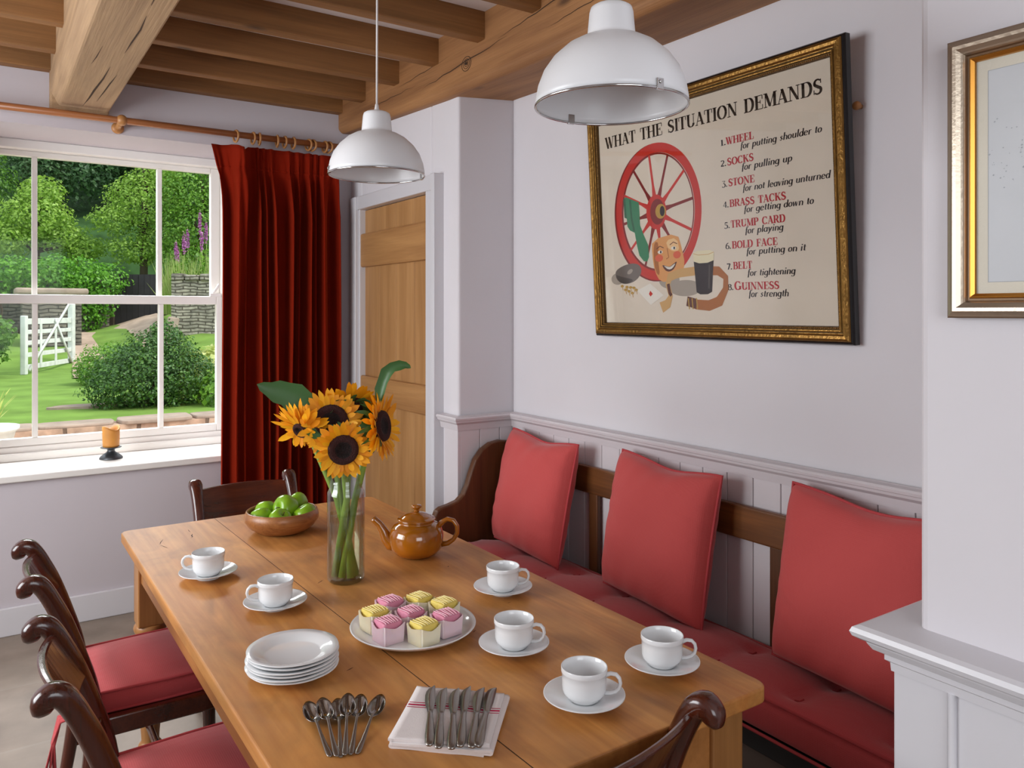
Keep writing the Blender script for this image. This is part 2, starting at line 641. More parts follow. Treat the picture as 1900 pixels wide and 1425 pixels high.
def flagstone():
    m = bpy.data.materials.new('flagstones')
    m.use_nodes = True
    nt = m.node_tree
    L = nt.links.new
    b = nt.nodes['Principled BSDF']
    b.inputs['Roughness'].default_value = 0.55
    tc = nt.nodes.new('ShaderNodeTexCoord')
    br = nt.nodes.new('ShaderNodeTexBrick')
    br.inputs['Scale'].default_value = 1.0
    br.inputs['Brick Width'].default_value = 0.78
    br.inputs['Row Height'].default_value = 0.52
    br.inputs['Mortar Size'].default_value = 0.008
    br.inputs['Mortar Smooth'].default_value = 0.3
    br.inputs['Color1'].default_value = lin('#8c7f72')
    br.inputs['Color2'].default_value = lin('#807266')
    br.inputs['Mortar'].default_value = lin('#887c70')
    L(tc.outputs['Object'], br.inputs['Vector'])
    no = nt.nodes.new('ShaderNodeTexNoise')
    no.inputs['Scale'].default_value = 5
    no.inputs['Detail'].default_value = 8
    L(tc.outputs['Object'], no.inputs['Vector'])
    rp = nt.nodes.new('ShaderNodeMapRange')
    rp.inputs[1].default_value = 0.3
    rp.inputs[2].default_value = 0.7
    rp.inputs[3].default_value = 0.75
    rp.inputs[4].default_value = 1.2
    L(no.outputs['Fac'], rp.inputs[0])
    hs = nt.nodes.new('ShaderNodeHueSaturation')
    L(rp.outputs[0], hs.inputs['Value'])
    L(br.outputs['Color'], hs.inputs['Color'])
    L(hs.outputs['Color'], b.inputs['Base Color'])
    bp = nt.nodes.new('ShaderNodeBump')
    bp.inputs['Strength'].default_value = 0.3
    bp.inputs['Distance'].default_value = 0.01
    L(no.outputs['Fac'], bp.inputs['Height'])
    L(bp.outputs['Normal'], b.inputs['Normal'])
    return m


def stonewall(name, c1, c2, cm, w=0.30, h=0.085, big=1.0):
    m = bpy.data.materials.new(name)
    m.use_nodes = True
    nt = m.node_tree
    L = nt.links.new
    b = nt.nodes['Principled BSDF']
    b.inputs['Roughness'].default_value = 0.9
    tc = nt.nodes.new('ShaderNodeTexCoord')
    mp = nt.nodes.new('ShaderNodeMapping')
    mp.inputs['Rotation'].default_value = (R(90), 0, 0)
    L(tc.outputs['Object'], mp.inputs['Vector'])
    no0 = nt.nodes.new('ShaderNodeTexNoise')
    no0.inputs['Scale'].default_value = 2.5 / big
    mixv = nt.nodes.new('ShaderNodeMix')
    mixv.data_type = 'VECTOR'
    mixv.inputs[0].default_value = 0.12
    L(tc.outputs['Object'], no0.inputs['Vector'])
    L(mp.outputs[0], mixv.inputs[4])
    L(no0.outputs['Color'], mixv.inputs[5])
    br = nt.nodes.new('ShaderNodeTexBrick')
    br.inputs['Scale'].default_value = 1.0
    br.inputs['Brick Width'].default_value = w
    br.inputs['Row Height'].default_value = h
    br.inputs['Mortar Size'].default_value = 0.012 * big
    br.inputs['Mortar Smooth'].default_value = 0.4
    br.inputs['Bias'].default_value = -0.1
    br.inputs['Color1'].default_value = lin(c1)
    br.inputs['Color2'].default_value = lin(c2)
    br.inputs['Mortar'].default_value = lin(cm)
    L(mixv.outputs[1], br.inputs['Vector'])
    no = nt.nodes.new('ShaderNodeTexNoise')
    no.inputs['Scale'].default_value = 9
    no.inputs['Detail'].default_value = 8
    L(tc.outputs['Object'], no.inputs['Vector'])
    rp = nt.nodes.new('ShaderNodeMapRange')
    rp.inputs[1].default_value = 0.3
    rp.inputs[2].default_value = 0.7
    rp.inputs[3].default_value = 0.6
    rp.inputs[4].default_value = 1.35
    L(no.outputs['Fac'], rp.inputs[0])
    hs = nt.nodes.new('ShaderNodeHueSaturation')
    L(rp.outputs[0], hs.inputs['Value'])
    L(br.outputs['Color'], hs.inputs['Color'])
    L(hs.outputs['Color'], b.inputs['Base Color'])
    bp = nt.nodes.new('ShaderNodeBump')
    bp.inputs['Strength'].default_value = 0.8
    bp.inputs['Distance'].default_value = 0.03
    bp.invert = True
    L(br.outputs['Fac'], bp.inputs['Height'])
    L(bp.outputs['Normal'], b.inputs['Normal'])
    return m


M['floor'] = flagstone()

# ================================================================== THE ROOM
# x to the right wall, y to the window wall, z up; camera stands at the origin
XW, XD, XC = 2.04, 1.75, 1.22       # poster wall, door wall, chimney breast
YW, YR = 4.24, 3.02                 # window wall, return beside the door
ZC = 2.69                           # ceiling boards
XL, YB = -1.70, -1.45               # side wall and rear wall (out of frame)

f = MB().box(XL - 0.3, 2.6, YB - 0.3, 4.9, -0.10, 0.0).build('floor', M['floor'])
struct(f)
f = MB().box(XL - 0.3, 2.6, YB - 0.3, 4.9, ZC, ZC + 0.08).build('ceiling', M['ceiling'])
struct(f)

# window wall with a deep reveal
WX0, WX1, WZ0, WZ1 = -0.14, 1.17, 0.695, 2.33
b = MB()
b.box(XL - 0.3, WX0, YW, 4.80, 0, ZC)
b.box(WX1, 2.5, YW, 4.80, 0, ZC)
b.box(WX0, WX1, YW, 4.80, 0, WZ0)
b.box(WX0, WX1, YW, 4.80, WZ1, ZC)
struct(b.build('wall_far', M['plaster_shaded']))
# poster wall + door wall with the door opening
b = MB()
b.box(XW, 2.4, 0.60, YR, 0, ZC)
b.box(XD, 2.4, YR, 3.27, 0, ZC)
b.box(XD, 2.4, 3.27, 4.085, 2.035, ZC)
b.box(XD, 2.4, 4.085, YW, 0, ZC)
b.box(1.90, 2.4, 3.27, 4.085, 0, 2.035)
struct(b.build('wall_right', M['plaster'], bevel=0.012, seg=3))
# chimney breast
b = MB().box(XC, 2.04, YB, 0.668, 0, ZC)
struct(b.build('wall_chimney', M['plaster'], bevel=0.015, seg=3))
# side wall with its window opening, rear wall with another
b = MB()
b.box(XL - 0.3, XL, YB, 1.5, 0, ZC)
b.box(XL - 0.3, XL, 3.6, YW, 0, ZC)
b.box(XL - 0.3, XL, 1.5, 3.6, 0, 0.9)
b.box(XL - 0.3, XL, 1.5, 3.6, 2.3, ZC)
struct(b.build('wall_left', M['plaster']))
b = MB()
b.box(XL, -0.75, YB - 0.3, YB, 0, ZC)
b.box(0.85, 1.3, YB - 0.3, YB, 0, ZC)
b.box(-0.75, 0.85, YB - 0.3, YB, 0, 0.95)
b.box(-0.75, 0.85, YB - 0.3, YB, 2.35, ZC)
struct(b.build('wall_back', M['plaster']))

# skirting
b = MB().box(XL, XD, YW - 0.018, YW, 0, 0.128)
struct(b.build('baseboard_far', M['gloss_white'], bevel=0.004))

# window sill
b = MB().box(WX0 - 0.05, WX1 + 0.03, 4.212, 4.66, 0.694, 0.726)
struct(b.build('trim_1', M['win_white'], bevel=0.006, seg=3))
bpy.context.view_layer.update()

# ------------------------------------------------------------------ window_1: a sliding sash
win_root = bpy.data.objects.new('window_1', None)
COL.objects.link(win_root)
struct(win_root)
b = MB()
b.box(WX0, -0.075, 4.62, 4.76, 0.726, WZ1)          # box frame
b.box(1.135, WX1, 4.62, 4.76, 0.726, WZ1)
b.box(-0.075, 1.135, 4.62, 4.76, 2.285, WZ1)
b.box(-0.075, 1.135, 4.625, 4.76, 0.726, 0.795)
b.box(-0.075, 1.135, 4.60, 4.63, 0.726, 0.765)
struct(b.build('window_frame', M['win_white'], win_root, bevel=0.004))


def sash(name, y0, z0, z1, rail_b, rail_t, sx):
    b = MB()
    x0, x1 = -0.075, 1.135
    y1 = y0 + 0.042
    b.box(x0, x0 + sx, y0, y1, z0, z1)
    b.box(x1 - sx, x1, y0, y1, z0, z1)
    b.box(x0 + sx, x1 - sx, y0, y1, z0, z0 + rail_b)
    b.box(x0 + sx, x1 - sx, y0, y1, z1 - rail_t, z1)
    for mx in (0.225, 0.815):
        b.box(mx - 0.0125, mx + 0.0125, y0, y1, z0 + rail_b, z1 - rail_t)
    o = struct(b.build(name, M['win_white'], win_root, bevel=0.004))
    g = MB().box(x0 + sx, x1 - sx, y0 + 0.022, y0 + 0.025, z0 + rail_b, z1 - rail_t)
    struct(g.build('glass_pane', M['pane'], o))
    return o


low = sash('lower_sash', 4.632, 0.795, 1.556, 0.040, 0.046, 0.030)
upp = sash('upper_sash', 4.680, 1.512, 2.285, 0.040, 0.028, 0.050)
b = MB()
b.tube([(1.085, 4.64, 1.57), (1.105, 4.63, 1.60), (1.12, 4.63, 1.625)], 0.008, 8)
b.box(1.07, 1.13, 4.625, 4.655, 1.552, 1.572)
struct(b.build('sash_catch', M['win_white'], win_root, bevel=0.003))

# ------------------------------------------------------------------ door_1
droot = bpy.data.objects.new('door_1', None)
COL.objects.link(droot)
struct(droot)
b = MB()
ys = [3.275, 3.43, 3.60, 3.82, 3.955, 4.08]
ys = [3.275, 3.478, 3.688, 3.888, 4.08]
for a, c in zip(ys, ys[1:]):
    b.box(1.768, 1.80, a + 0.0008, c - 0.0008, 0.01, 2.03)
struct(b.build('plank_panel', M['door_oak'], droot, bevel=0.003))
for z0, z1 in ((1.715, 1.90), (0.975, 1.118), (0.22, 0.37)):
    b = MB()
    b.box(1.742, 1.768, 3.282, 4.092, z0, z1)
    struct(b.build('ledge', M['door_oak_y'], droot, bevel=0.010, seg=2))
b = MB()
b.box(1.715, 1.775, 4.095, 4.165, 0, 2.105)                        # far architrave
b.box(1.735, 1.80, 4.080, 4.095, 0, 2.045)
b.box(1.722, 1.775, 3.20, 4.095, 2.032, 2.105)                        # head
b.box(1.698, 1.76, 3.152, 3.186, 0, 2.10)                         # near post
b.box(1.72, 1.80, 3.186, 3.275, 0, 2.032)
struct(b.build('door_frame', M['gloss_white'], droot, bevel=0.004))

# ------------------------------------------------------------------ wainscot, dado rail, chimney ledge
b = MB()
y = 2.995
while y > 0.70:
    y2 = max(0.70, y - 0.1045)
    b.box(2.022, 2.06, y2 + 0.0012, y - 0.0012, 0, 0.975)
    y = y2
x = 1.750
for x2 in (1.850, 1.955, 2.03):
    b.box(x + 0.0012, x2 - 0.0012, 3.000, 3.03, 0, 0.975)
    x = x2
b.box(1.735, 1.752, 3.000, 3.115, 0, 0.975)
o = b.build('wall_panelling', M['satin_lilac'], bevel=0.0018, seg=1)
struct(o)
b = MB()
prof = [(0.0, 0.945), (0.008, 0.945), (0.010, 0.955), (0.014, 0.972), (0.026, 0.982), (0.028, 0.990), (0.032, 0.992), (0.034, 1.000), (0.030, 1.006), (0.006, 1.008), (0.0, 1.010)]
sweep_profile([(1.742, 3.150), (1.742, 3.004), (2.026, 3.004), (2.026, 0.66)], prof, b)
struct(b.build('trim_2', M['satin_lilac']))
b = MB()
b.box(1.192, 1.24, 0.606, 0.692, 0, 0.955)
yy = 0.602
while yy > YB:
    b.box(1.192, 1.24, yy - 0.235, yy - 0.001, 0, 0.955)
    yy -= 0.237
b.box(1.24, 2.04, 0.66, 0.692, 0, 0.955)
struct(b.build('wall_panelling', M['gloss_white'], bevel=0.003, seg=2))
b = MB()
prof = [(-0.02, 0.905), (0.003, 0.905), (0.004, 0.918), (0.010, 0.922), (0.010, 0.930), (0.022, 0.936), (0.028, 0.945), (0.030, 0.950), (0.036, 0.951), (0.044, 0.956), (0.047, 0.963), (0.044, 0.970), (0.036, 0.974), (-0.06, 0.975), (-0.06, 0.95)]
prof = [(o_, z_) for o_, z_ in prof]
sweep_profile([(2.04, 0.690), (1.190, 0.690), (1.190, YB)], prof, b)
struct(b.build('trim_3', M['gloss_white']))
b = MB().tube([(1.190, 0.600, 0.0), (1.190, 0.600, 0.905)], 0.006, 8)
struct(b.build('trim_4', M['gloss_white']))

# ------------------------------------------------------------------ beams and joists


def beam(name, m, rows, chamf=None):
    b = MB()
    b.loft(rows, 0, False, True)
    return struct(b.build(name, m, bevel=0.012, seg=3))


# main beam above the door wall: its underside rises a little towards the window
rows = []
for (yy, x0, zb) in ((0.30, 1.87, 2.445), (1.7, 1.845, 2.44), (2.5, 1.775, 2.435), (3.1, 1.73, 2.43), (4.24, 1.672, 2.475)):
    rows.append([(x0 - 0.10, yy, zb + 0.13 if yy < 0 else zb + 0.02), (x0 + 0.03, yy, zb), (2.10, yy, zb), (2.10, yy, ZC + 0.02), (x0 - 0.10, yy, ZC + 0.02)])
rows = []
for (yy, x0, zb) in ((0.30, 1.70, 2.40), (1.7, 1.70, 2.40), (2.5, 1.70, 2.405), (3.1, 1.695, 2.42), (4.24, 1.672, 2.475)):
    c = 0.022
    rows.append([(x0, yy, zb + c), (x0 + c, yy, zb), (2.06, yy, zb + 0.03), (2.06, yy, ZC + 0.02), (x0, yy, ZC + 0.02)])
beam('ceiling_beam', M['oak_y'], rows)
# cross beam above the window
b = MB()
rows = []
for yy in (YB, 1.0, 3.0, 4.14, 4.185):
    c = 0.06
    rows.append([(0.264, yy, 2.42 + c), (0.264 + c * 0.55, yy, 2.42), (0.506, yy, 2.42), (0.506, yy, ZC + 0.02), (0.264, yy, ZC + 0.02)])
b.loft(rows, 0, False, True)
b.box(0.262, 0.505, 4.185, 4.26, 2.405, ZC)
bm_o = b.build('ceiling_beam', M['oak_pale'], bevel=0.008, seg=2)
struct(bm_o)


def crack(pts, w, parent):
    b = MB()
    n = len(pts)
    vs, fs = [], []
    for i, (x, yy) in enumerate(pts):
        ww = w * math.sin(PI * (i + 0.15) / (n - 0.7))
        vs += [(x - ww, yy, 2.4192), (x + ww, yy, 2.4192)]
    for i in range(n - 1):
        fs.append((2 * i, 2 * i + 1, 2 * i + 3, 2 * i + 2))
    b.add(vs, fs)
    return b.build('crack', M['crack'], parent)


for pts, w in (([(0.415, 3.40), (0.412, 3.6), (0.402, 3.8), (0.398, 3.95), (0.388, 4.12)], 0.0045), ([(0.44, 2.75), (0.445, 2.9), (0.44, 3.05), (0.437, 3.2)], 0.0032),
               ([(0.452, 3.5), (0.445, 3.65), (0.44, 3.8), (0.432, 4.0)], 0.003), ([(0.36, 3.15), (0.356, 3.3), (0.35, 3.4)], 0.002), ([(0.43, 2.3), (0.435, 2.5), (0.437, 2.65)], 0.003)):
    struct(crack(pts, w, bm_o))
beam_y = [o for o in COL.objects if o.name == 'ceiling_beam'][0]
for (ya, za, yb, zb, w) in ((2.05, 2.60, 2.62, 2.555, 0.004), (2.55, 2.545, 3.25, 2.50, 0.005), (1.9, 2.52, 2.3, 2.50, 0.003), (3.0, 2.585, 3.5, 2.56, 0.003), (3.3, 2.53, 3.9, 2.53, 0.003), (1.75, 2.60, 2.2, 2.575, 0.003)):
    b = MB()
    vs, fs = [], []
    n = 12
    for i in range(n):
        q = i / (n - 1)
        yy, zz = ya + (yb - ya) * q, za + (zb - za) * q + rnd.uniform(-0.004, 0.004)
        xx = (1.70 if yy < 2.5 else 1.70 - (yy - 2.5) / 0.6 * 0.005 if yy < 3.1 else 1.695 - (yy - 3.1) / 1.14 * 0.023) - 0.0012
        ww = w * math.sin(PI * (i + 0.2) / (n - 0.6)) * 0.5
        vs += [(xx, yy, zz - ww), (xx, yy, zz + ww)]
    for i in range(n - 1):
        fs.append((2 * i, 2 * i + 1, 2 * i + 3, 2 * i + 2))
    b.add(vs, fs)
    struct(b.build('crack', M['crack'], beam_y))
b = MB()
for r_ in (0.030, 0.020, 0.011):
    b.tube([(1.6975 - r_ * 0.02, 2.86 + 1.25 * r_ * math.cos(2 * PI * i / 18), 2.515 + r_ * math.sin(2 * PI * i / 18)) for i in range(18)], 0.0016, 5, closed=True)
b.tube([(1.6975, 2.852, 2.515), (1.6975, 2.870, 2.518)], 0.006, 6)
struct(b.build('knot', M['crack'], beam_y))
# joists
jy = [(4.172, 4.238)] + [(3.868 - 0.3845 * k, 3.930 - 0.3845 * k) for k in range(9)]
for k, (a, c) in enumerate(jy):
    zb = 2.578 + rnd.uniform(-0.003, 0.004)
    struct(MB().box(0.50, 1.72, a, c, zb, ZC + 0.005).build('ceiling_joist', M['oak_x'], bevel=0.006, seg=2))
    struct(MB().box(XL, 0.27, a, c, zb, ZC + 0.005).build('ceiling_joist', M['oak_x'], bevel=0.006, seg=2))

# ================================================================== TABLE
TZ = 0.76
tb = thing('dining_table', 'long honey-coloured pine kitchen table laid with cups, plates and flowers', 'table', (0.808, 1.895, 0))
tx0, tx1, ty0, ty1 = 0.371 - 0.808, 1.245 - 0.808, 0.965 - 1.895, 2.815 - 1.895


def rounded(x0, x1, y0, y1, rr, seam_lo, seam_hi, side):
    """half of the table top, rounded at its two outer corners"""
    pts = []
    if side < 0:
        for a in range(0, 91, 15):
            t = R(180 + a)
            pts.append((x0 + rr + rr * math.cos(t), y0 + rr + rr * math.sin(t)))
        pts += [(seam_lo, y0), (seam_hi, y1)]
        for a in range(0, 91, 15):
            t = R(90 + a)
            pts.append((x0 + rr + rr * math.cos(t), y1 - rr + rr * math.sin(t)))
    else:
        pts += [(seam_hi, y1), (seam_lo, y0)]
        for a in range(0, 91, 15):
            t = R(270 + a)
            pts.append((x1 - rr + rr * math.cos(t), y0 + rr + rr * math.sin(t)))
        for a in range(0, 91, 15):
            t = R(a)
            pts.append((x1 - rr + rr * math.cos(t), y1 - rr + rr * math.sin(t)))
    return pts


b = MB()
half = rounded(tx0, tx1, ty0, ty1, 0.030, 0, 0, 1)[2:]
other = rounded(tx0, tx1, ty0, ty1, 0.030, 0, 0, -1)
other = [p for p in other if abs(p[0]) > 1e-6]
b.prism(half + other[7:] + other[:7], TZ - 0.030, TZ)
b.build('tabletop', M['table'], tb, bevel=0.0045, seg=3)
b = MB()
b.add([(0.712 - 0.808 - 0.0010, ty0 + 0.001, TZ + 0.0003), (0.712 - 0.808 + 0.0010, ty0 + 0.001, TZ + 0.0003), (0.663 - 0.808 + 0.0008, ty1 - 0.001, TZ + 0.0003), (0.663 - 0.808 - 0.0008, ty1 - 0.001, TZ + 0.0003)], [(0, 1, 2, 3)])
b.build('board_seam', M['crack'], tb)
for (cx, cy, L, w, a) in ((-0.348, 0.72, 0.06, 0.0011, 0.35), (-0.35, 0.66, 0.05, 0.0009, -0.25), (-0.255, 0.735, 0.05, 0.0018, 0.3), (-0.25, 0.80, 0.04, 0.001, 0.0), (-0.07, 0.10, 0.03, 0.0012, 0.9), (-0.20, 0.2, 0.012, 0.0015, 0.4),
                          (-0.20, -0.42, 0.02, 0.001, 1.2), (0.27, 0.02, 0.008, 0.0015, 0.3), (-0.32, 0.35, 0.012, 0.0012, 0.6), (0.1, -0.4, 0.015, 0.001, 1.0), (0.26, -0.3, 0.014, 0.0008, 1.4)):
    b = MB()
    n = 7
    vs, fs = [], []
    for i in range(n):
        t = i / (n - 1) - 0.5
        px, py = cx + math.sin(a) * t * L + rnd.uniform(-1, 1) * w * 1.2, cy + math.cos(a) * t * L
        ww = w * math.sin(PI * (i + 0.2) / (n - 0.6))
        vs += [(px - ww * math.cos(a), py + ww * math.sin(a), TZ + 0.0003), (px + ww * math.cos(a), py - ww * math.sin(a), TZ + 0.0003)]
    for i in range(n - 1):
        fs.append((2 * i, 2 * i + 1, 2 * i + 3, 2 * i + 2))
    b.add(vs, fs)
    o = b.build('crack', M['crack'], tb)
    o['label'] = 'dark hairline crack in the table top'
for (x0, x1, y0, y1) in ((tx0 + 0.045, tx0 + 0.068, ty0 + 0.10, ty1 - 0.10), (tx1 - 0.068, tx1 - 0.045, ty0 + 0.10, ty1 - 0.10), (tx0 + 0.10, tx1 - 0.10, ty0 + 0.045, ty0 + 0.068), (tx0 + 0.10, tx1 - 0.10, ty1 - 0.068, ty1 - 0.045)):
    MB().box(x0, x1, y0, y1, TZ - 0.145, TZ - 0.030).build('apron', M['table_x'], tb, bevel=0.003)
for sx in (-1, 1):
    for sy in (-1, 1):
        cx = (tx0 + 0.078) if sx < 0 else (tx1 - 0.078)
        cy = (ty0 + 0.078) if sy < 0 else (ty1 - 0.078)
        b = MB()
        b.box(cx - 0.042, cx + 0.042, cy - 0.042, cy + 0.042, 0.475, TZ - 0.030)
        if sx < 0 or sy > 0:
            b.lathe([(0.0, 0.476), (0.046, 0.476), (0.050, 0.462), (0.046, 0.448), (0.030, 0.440), (0.026, 0.428), (0.034, 0.415), (0.044, 0.395), (0.047, 0.36), (0.040, 0.25), (0.028, 0.13), (0.026, 0.10), (0.036, 0.088), (0.036, 0.07), (0.026, 0.06), (0.030, 0.03), (0.024, 0.0), (0, 0)], 24, 0, T(cx, cy, 0))
        else:
            b.box(cx - 0.042, cx + 0.042, cy - 0.042, cy + 0.042, 0.0, 0.475)
        b.build('leg', M['table_z'], tb, bevel=0.004)

# ================================================================== CHAIRS


def make_chair(label, loc, rz):
    t = thing('dining_chair', label, 'chair', loc, rz, None)
    side = [(-0.245, 0.0), (-0.215, 0.16), (-0.190, 0.32), (-0.180, 0.44), (-0.190, 0.53), (-0.215, 0.62), (-0.246, 0.71), (-0.270, 0.765), (-0.286, 0.796), (-0.299, 0.813), (-0.314, 0.818), (-0.326, 0.808), (-0.326, 0.794)]
    rad = [(0.014, 0.014), (0.016, 0.016), (0.019, 0.019), (0.022, 0.021), (0.022, 0.021), (0.021, 0.020), (0.021, 0.019), (0.020, 0.020), (0.020, 0.022), (0.020, 0.024), (0.020, 0.023), (0.020, 0.021), (0.017, 0.015)]
    fine = []
    for i in range(len(side) - 1):
        q0, q1, q2, q3 = side[max(0, i - 1)], side[i], side[i + 1], side[min(len(side) - 1, i + 2)]
        r1, r2 = rad[i], rad[i + 1]
        for k in range(4):
            w = k / 4
            c = [0.5 * (2 * q1[j] + (q2[j] - q0[j]) * w + (2 * q0[j] - 5 * q1[j] + 4 * q2[j] - q3[j]) * w * w + (3 * q1[j] - q0[j] - 3 * q2[j] + q3[j]) * w ** 3) for j in (0, 1)]
            fine.append((c[0], c[1], r1[0] + (r2[0] - r1[0]) * w, r1[1] + (r2[1] - r1[1]) * w))
    fine.append((side[-1][0], side[-1][1], rad[-1][0], rad[-1][1]))
    fine.append((side[-1][0] + 0.001, side[-1][1] - 0.006, 0.011, 0.009))
    for s in (-1, 1):
        b = MB()
        b.tube([(s * 0.178, y, z) for y, z, _, _ in fine], [(w, r) for _, _, r, w in fine], 20, up=(1, 0, 0), sq=0.75)
        b.build('stile', M['mahog'], t)
    # crest rail, bowed backwards between the stiles
    def board(z0, z1, th, bow, y_at):
        b = MB()
        n = 14
        rings = []
        for i in range(n + 1):
            x = -0.170 + 0.34 * i / n
            d = -bow * (1 - (x / 0.17) ** 2)
            e = 0.006 * math.sin(PI * i / n)
            rings.append([(x, y_at(z0) + d + th, z0), (x, y_at(z1) + d + th, z1 + e), (x, y_at(z1) + d, z1 + e), (x, y_at(z0) + d, z0)])
        b.loft(rings, 0, False, True)
        return b
    board(0.695, 0.800, 0.016, 0.030, lambda z: -0.232 - (z - 0.68) * 0.55).build('crest_rail', M['mahog_x'], t, bevel=0.005, seg=2)
    board(0.565, 0.605, 0.014, 0.022, lambda z: -0.198 - (z - 0.56) * 0.3).build('back_rail', M['mahog_x'], t, bevel=0.004, seg=2)
    # seat frame and panel
    b = MB()
    b.box(-0.190, -0.165, -0.185, 0.185, 0.405, 0.452)
    b.box(0.165, 0.190, -0.185, 0.185, 0.405, 0.452)
    b.box(-0.165, 0.165, 0.160, 0.187, 0.405, 0.452)
    b.box(-0.165, 0.165, -0.187, -0.165, 0.405, 0.452)
    b.build('seat_frame', M['mahog_x'], t, bevel=0.004)
    MB().box(-0.165, 0.165, -0.165, 0.160, 0.430, 0.450).build('seat', M['mahog_x'], t)
    for s in (-1, 1):
        b = MB()
        b.tube([(s * 0.172, 0.168, 0.43), (s * 0.172, 0.172, 0.25), (s * 0.172, 0.180, 0.0)], [0.024, 0.020, 0.014], 10, sq=0.7, up=(1, 0, 0))
        b.build('front_leg', M['mahog'], t)
        MB().tube([(s * 0.176, -0.200, 0.24), (s * 0.173, 0.172, 0.24)], 0.010, 8).build('stretcher', M['mahog_x'], t)
    MB().tube([(-0.174, 0.0, 0.24), (0.174, 0.0, 0.24)], 0.010, 8).build('stretcher', M['mahog_x'], t)
    return t


ch1 = make_chair('far one of the two dark chairs along the left side, nearer the window wall', (0.413, 2.385, 0), R(-90))
ch2 = dup(ch1, (0.413, 1.725, 0), R(-90), 'near one of the two dark chairs along the left side, lowest in the left corner')
ch3 = dup(ch1, (0.845, 2.812, 0), R(180), 'dark wooden chair at the window end of the table, behind the apple bowl')
ch4 = dup(ch1, (0.771, 1.183, 0), R(9), 'dark wooden chair at the near end of the table, only its curled back showing')


def pillow(w, d, h, n=24, corner=0.9, puff=2.4):
    """closed cushion shape: plump middle, thin square edge"""
    def top(u, v, s):
        x, y = (u - 0.5) * 2, (v - 0.5) * 2
        e = max(0.0, (1 - abs(x) ** puff)) * max(0.0, (1 - abs(y) ** puff))
        pin = 1 - 0.06 * (1 - abs(x)) * abs(y) ** 3
        pin2 = 1 - 0.06 * (1 - abs(y)) * abs(x) ** 3
        return (x * w / 2 * pin2, y * d / 2 * pin, s * h / 2 * e ** 0.42)
    return top


def box_cushion(name, label, cat, x, y, z, rz, w, d, h, group=None, ties=True):
    """boxed seat cushion with piping round its upper and lower edges"""
    t = thing(name, label, cat, (x, y, z), rz, group)
    n = 20

    def edge(a):
        # rounded trapezium outline
        pts = []
        return pts
    b = MB()

    def fn(u, v):
        X, Y = (u - 0.5) * 2, (v - 0.5) * 2
        dome = 0.018 * (1 - X ** 2) * (1 - Y ** 2)
        wr = 0.0025 * math.sin(X * 34) * max(0, (-Y - 0.45)) * 1.6
        tap = 1 - 0.06 * (-Y if Y < 0 else 0)
        return (X * w / 2 * tap, Y * d / 2, h + dome + wr)
    b.grid(fn, n, n)
    b.grid(lambda u, v: ((u - 0.5) * w * (1 - 0.06 * max(0, -(v - 0.5) * 2)), (v - 0.5) * d, 0.0), 8, 8)
    ring = [(-1, -1), (1, -1), (1, 1), (-1, 1)]
    out = []
    for i in range(4):
        (x0, y0), (x1, y1) = ring[i], ring[(i + 1) % 4]
        for k in range(n - 1):
            q = k / (n - 1)
            X, Y = x0 + (x1 - x0) * q, y0 + (y1 - y0) * q
            out.append((X * w / 2 * (1 - 0.06 * max(0, -Y)), Y * d / 2))
    m = len(out)
    rows = []
    for k in range(5):
        q = k / 4
        bul = 1 + 0.03 * math.sin(PI * q)
        rows.append([(px * bul, py * bul, h * q) for px, py in out])
    b.loft(rows, 0, True, False)
    b.build('cover', M['red_cloth'], t)
    b = MB()
    for zz in (0.002, h):
        b.tube([(px * 1.005, py * 1.005, zz) for px, py in out], 0.0042, 6, closed=True)
    b.build('piping', M['red_pipe'], t)
    return t


c1 = box_cushion('seat_cushion', 'square red cushion tied on the far chair of the left side', 'cushion', 0.400, 2.395, 0.453, R(-90), 0.345, 0.375, 0.052)
c2 = dup(c1, (0.400, 1.735, 0.453), R(-90), 'square red cushion on the near chair of the left side, cut by the bottom edge')
# cloth ties hanging behind the far chair
b = MB()
for k in range(3):
    p0 = Vector((0.195, 2.235 - 0.012 * k, 0.475))
    pts = [p0, p0 + Vector((-0.035, -0.015, 0.0)), p0 + Vector((-0.050, -0.02 + 0.015 * k, -0.06)), p0 + Vector((-0.046 - 0.01 * k, -0.005 + 0.01 * k, -0.13)), p0 + Vector((-0.054 + 0.012 * k, 0.0, -0.20))]
    b.tube(pts, (0.003, 0.012), 6, M=(T(0.400, 2.395, 0.453) @ RZ(R(-90))).inverted())
b.build('cushion_tie', M['red_cloth'], c1)

# ================================================================== SETTLE against the poster wall
st = thing('settle', 'long oak settle with shaped end panel under the poster', 'settle', (1.83, 1.88, 0))
sx, sy = -1.83, -1.88
endp = [(1.622, 0.0), (1.622, 0.40), (1.600, 0.545), (1.594, 0.600), (1.603, 0.622), (1.625, 0.634), (1.665, 0.641), (1.705, 0.652), (1.735, 0.676), (1.755, 0.715), (1.772, 0.765), (1.795, 0.820), (1.830, 0.862), (1.875, 0.887), (1.925, 0.895), (1.975, 0.888), (2.010, 0.86), (2.015, 0.0)]
for y0 in (2.945, 0.745):
    b = MB()
    b.prism([(px, pz) for px, pz in endp], 0, 0.036, 0, T(sx, sy + y0 + 0.036, 0) @ RX(R(90)))
    b.build('end_panel', M['settle'], st, bevel=0.008, seg=3)
MB().box(1.986 + sx, 2.010 + sx, 0.785 + sy, 2.95 + sy, 0.752, 0.858).build('back_rail', M['settle_y'], st, bevel=0.006)
MB().box(1.668 + sx, 2.012 + sx, 0.782 + sy, 2.946 + sy, 0.372, 0.398).build('seat', M['settle_y'], st, bevel=0.004)
MB().box(1.648 + sx, 1.668 + sx, 0.782 + sy, 2.946 + sy, 0.342, 0.398).build('seat_rail', M['dark_gap'], st, bevel=0.003)  # coloured black for the dark gap under the squab
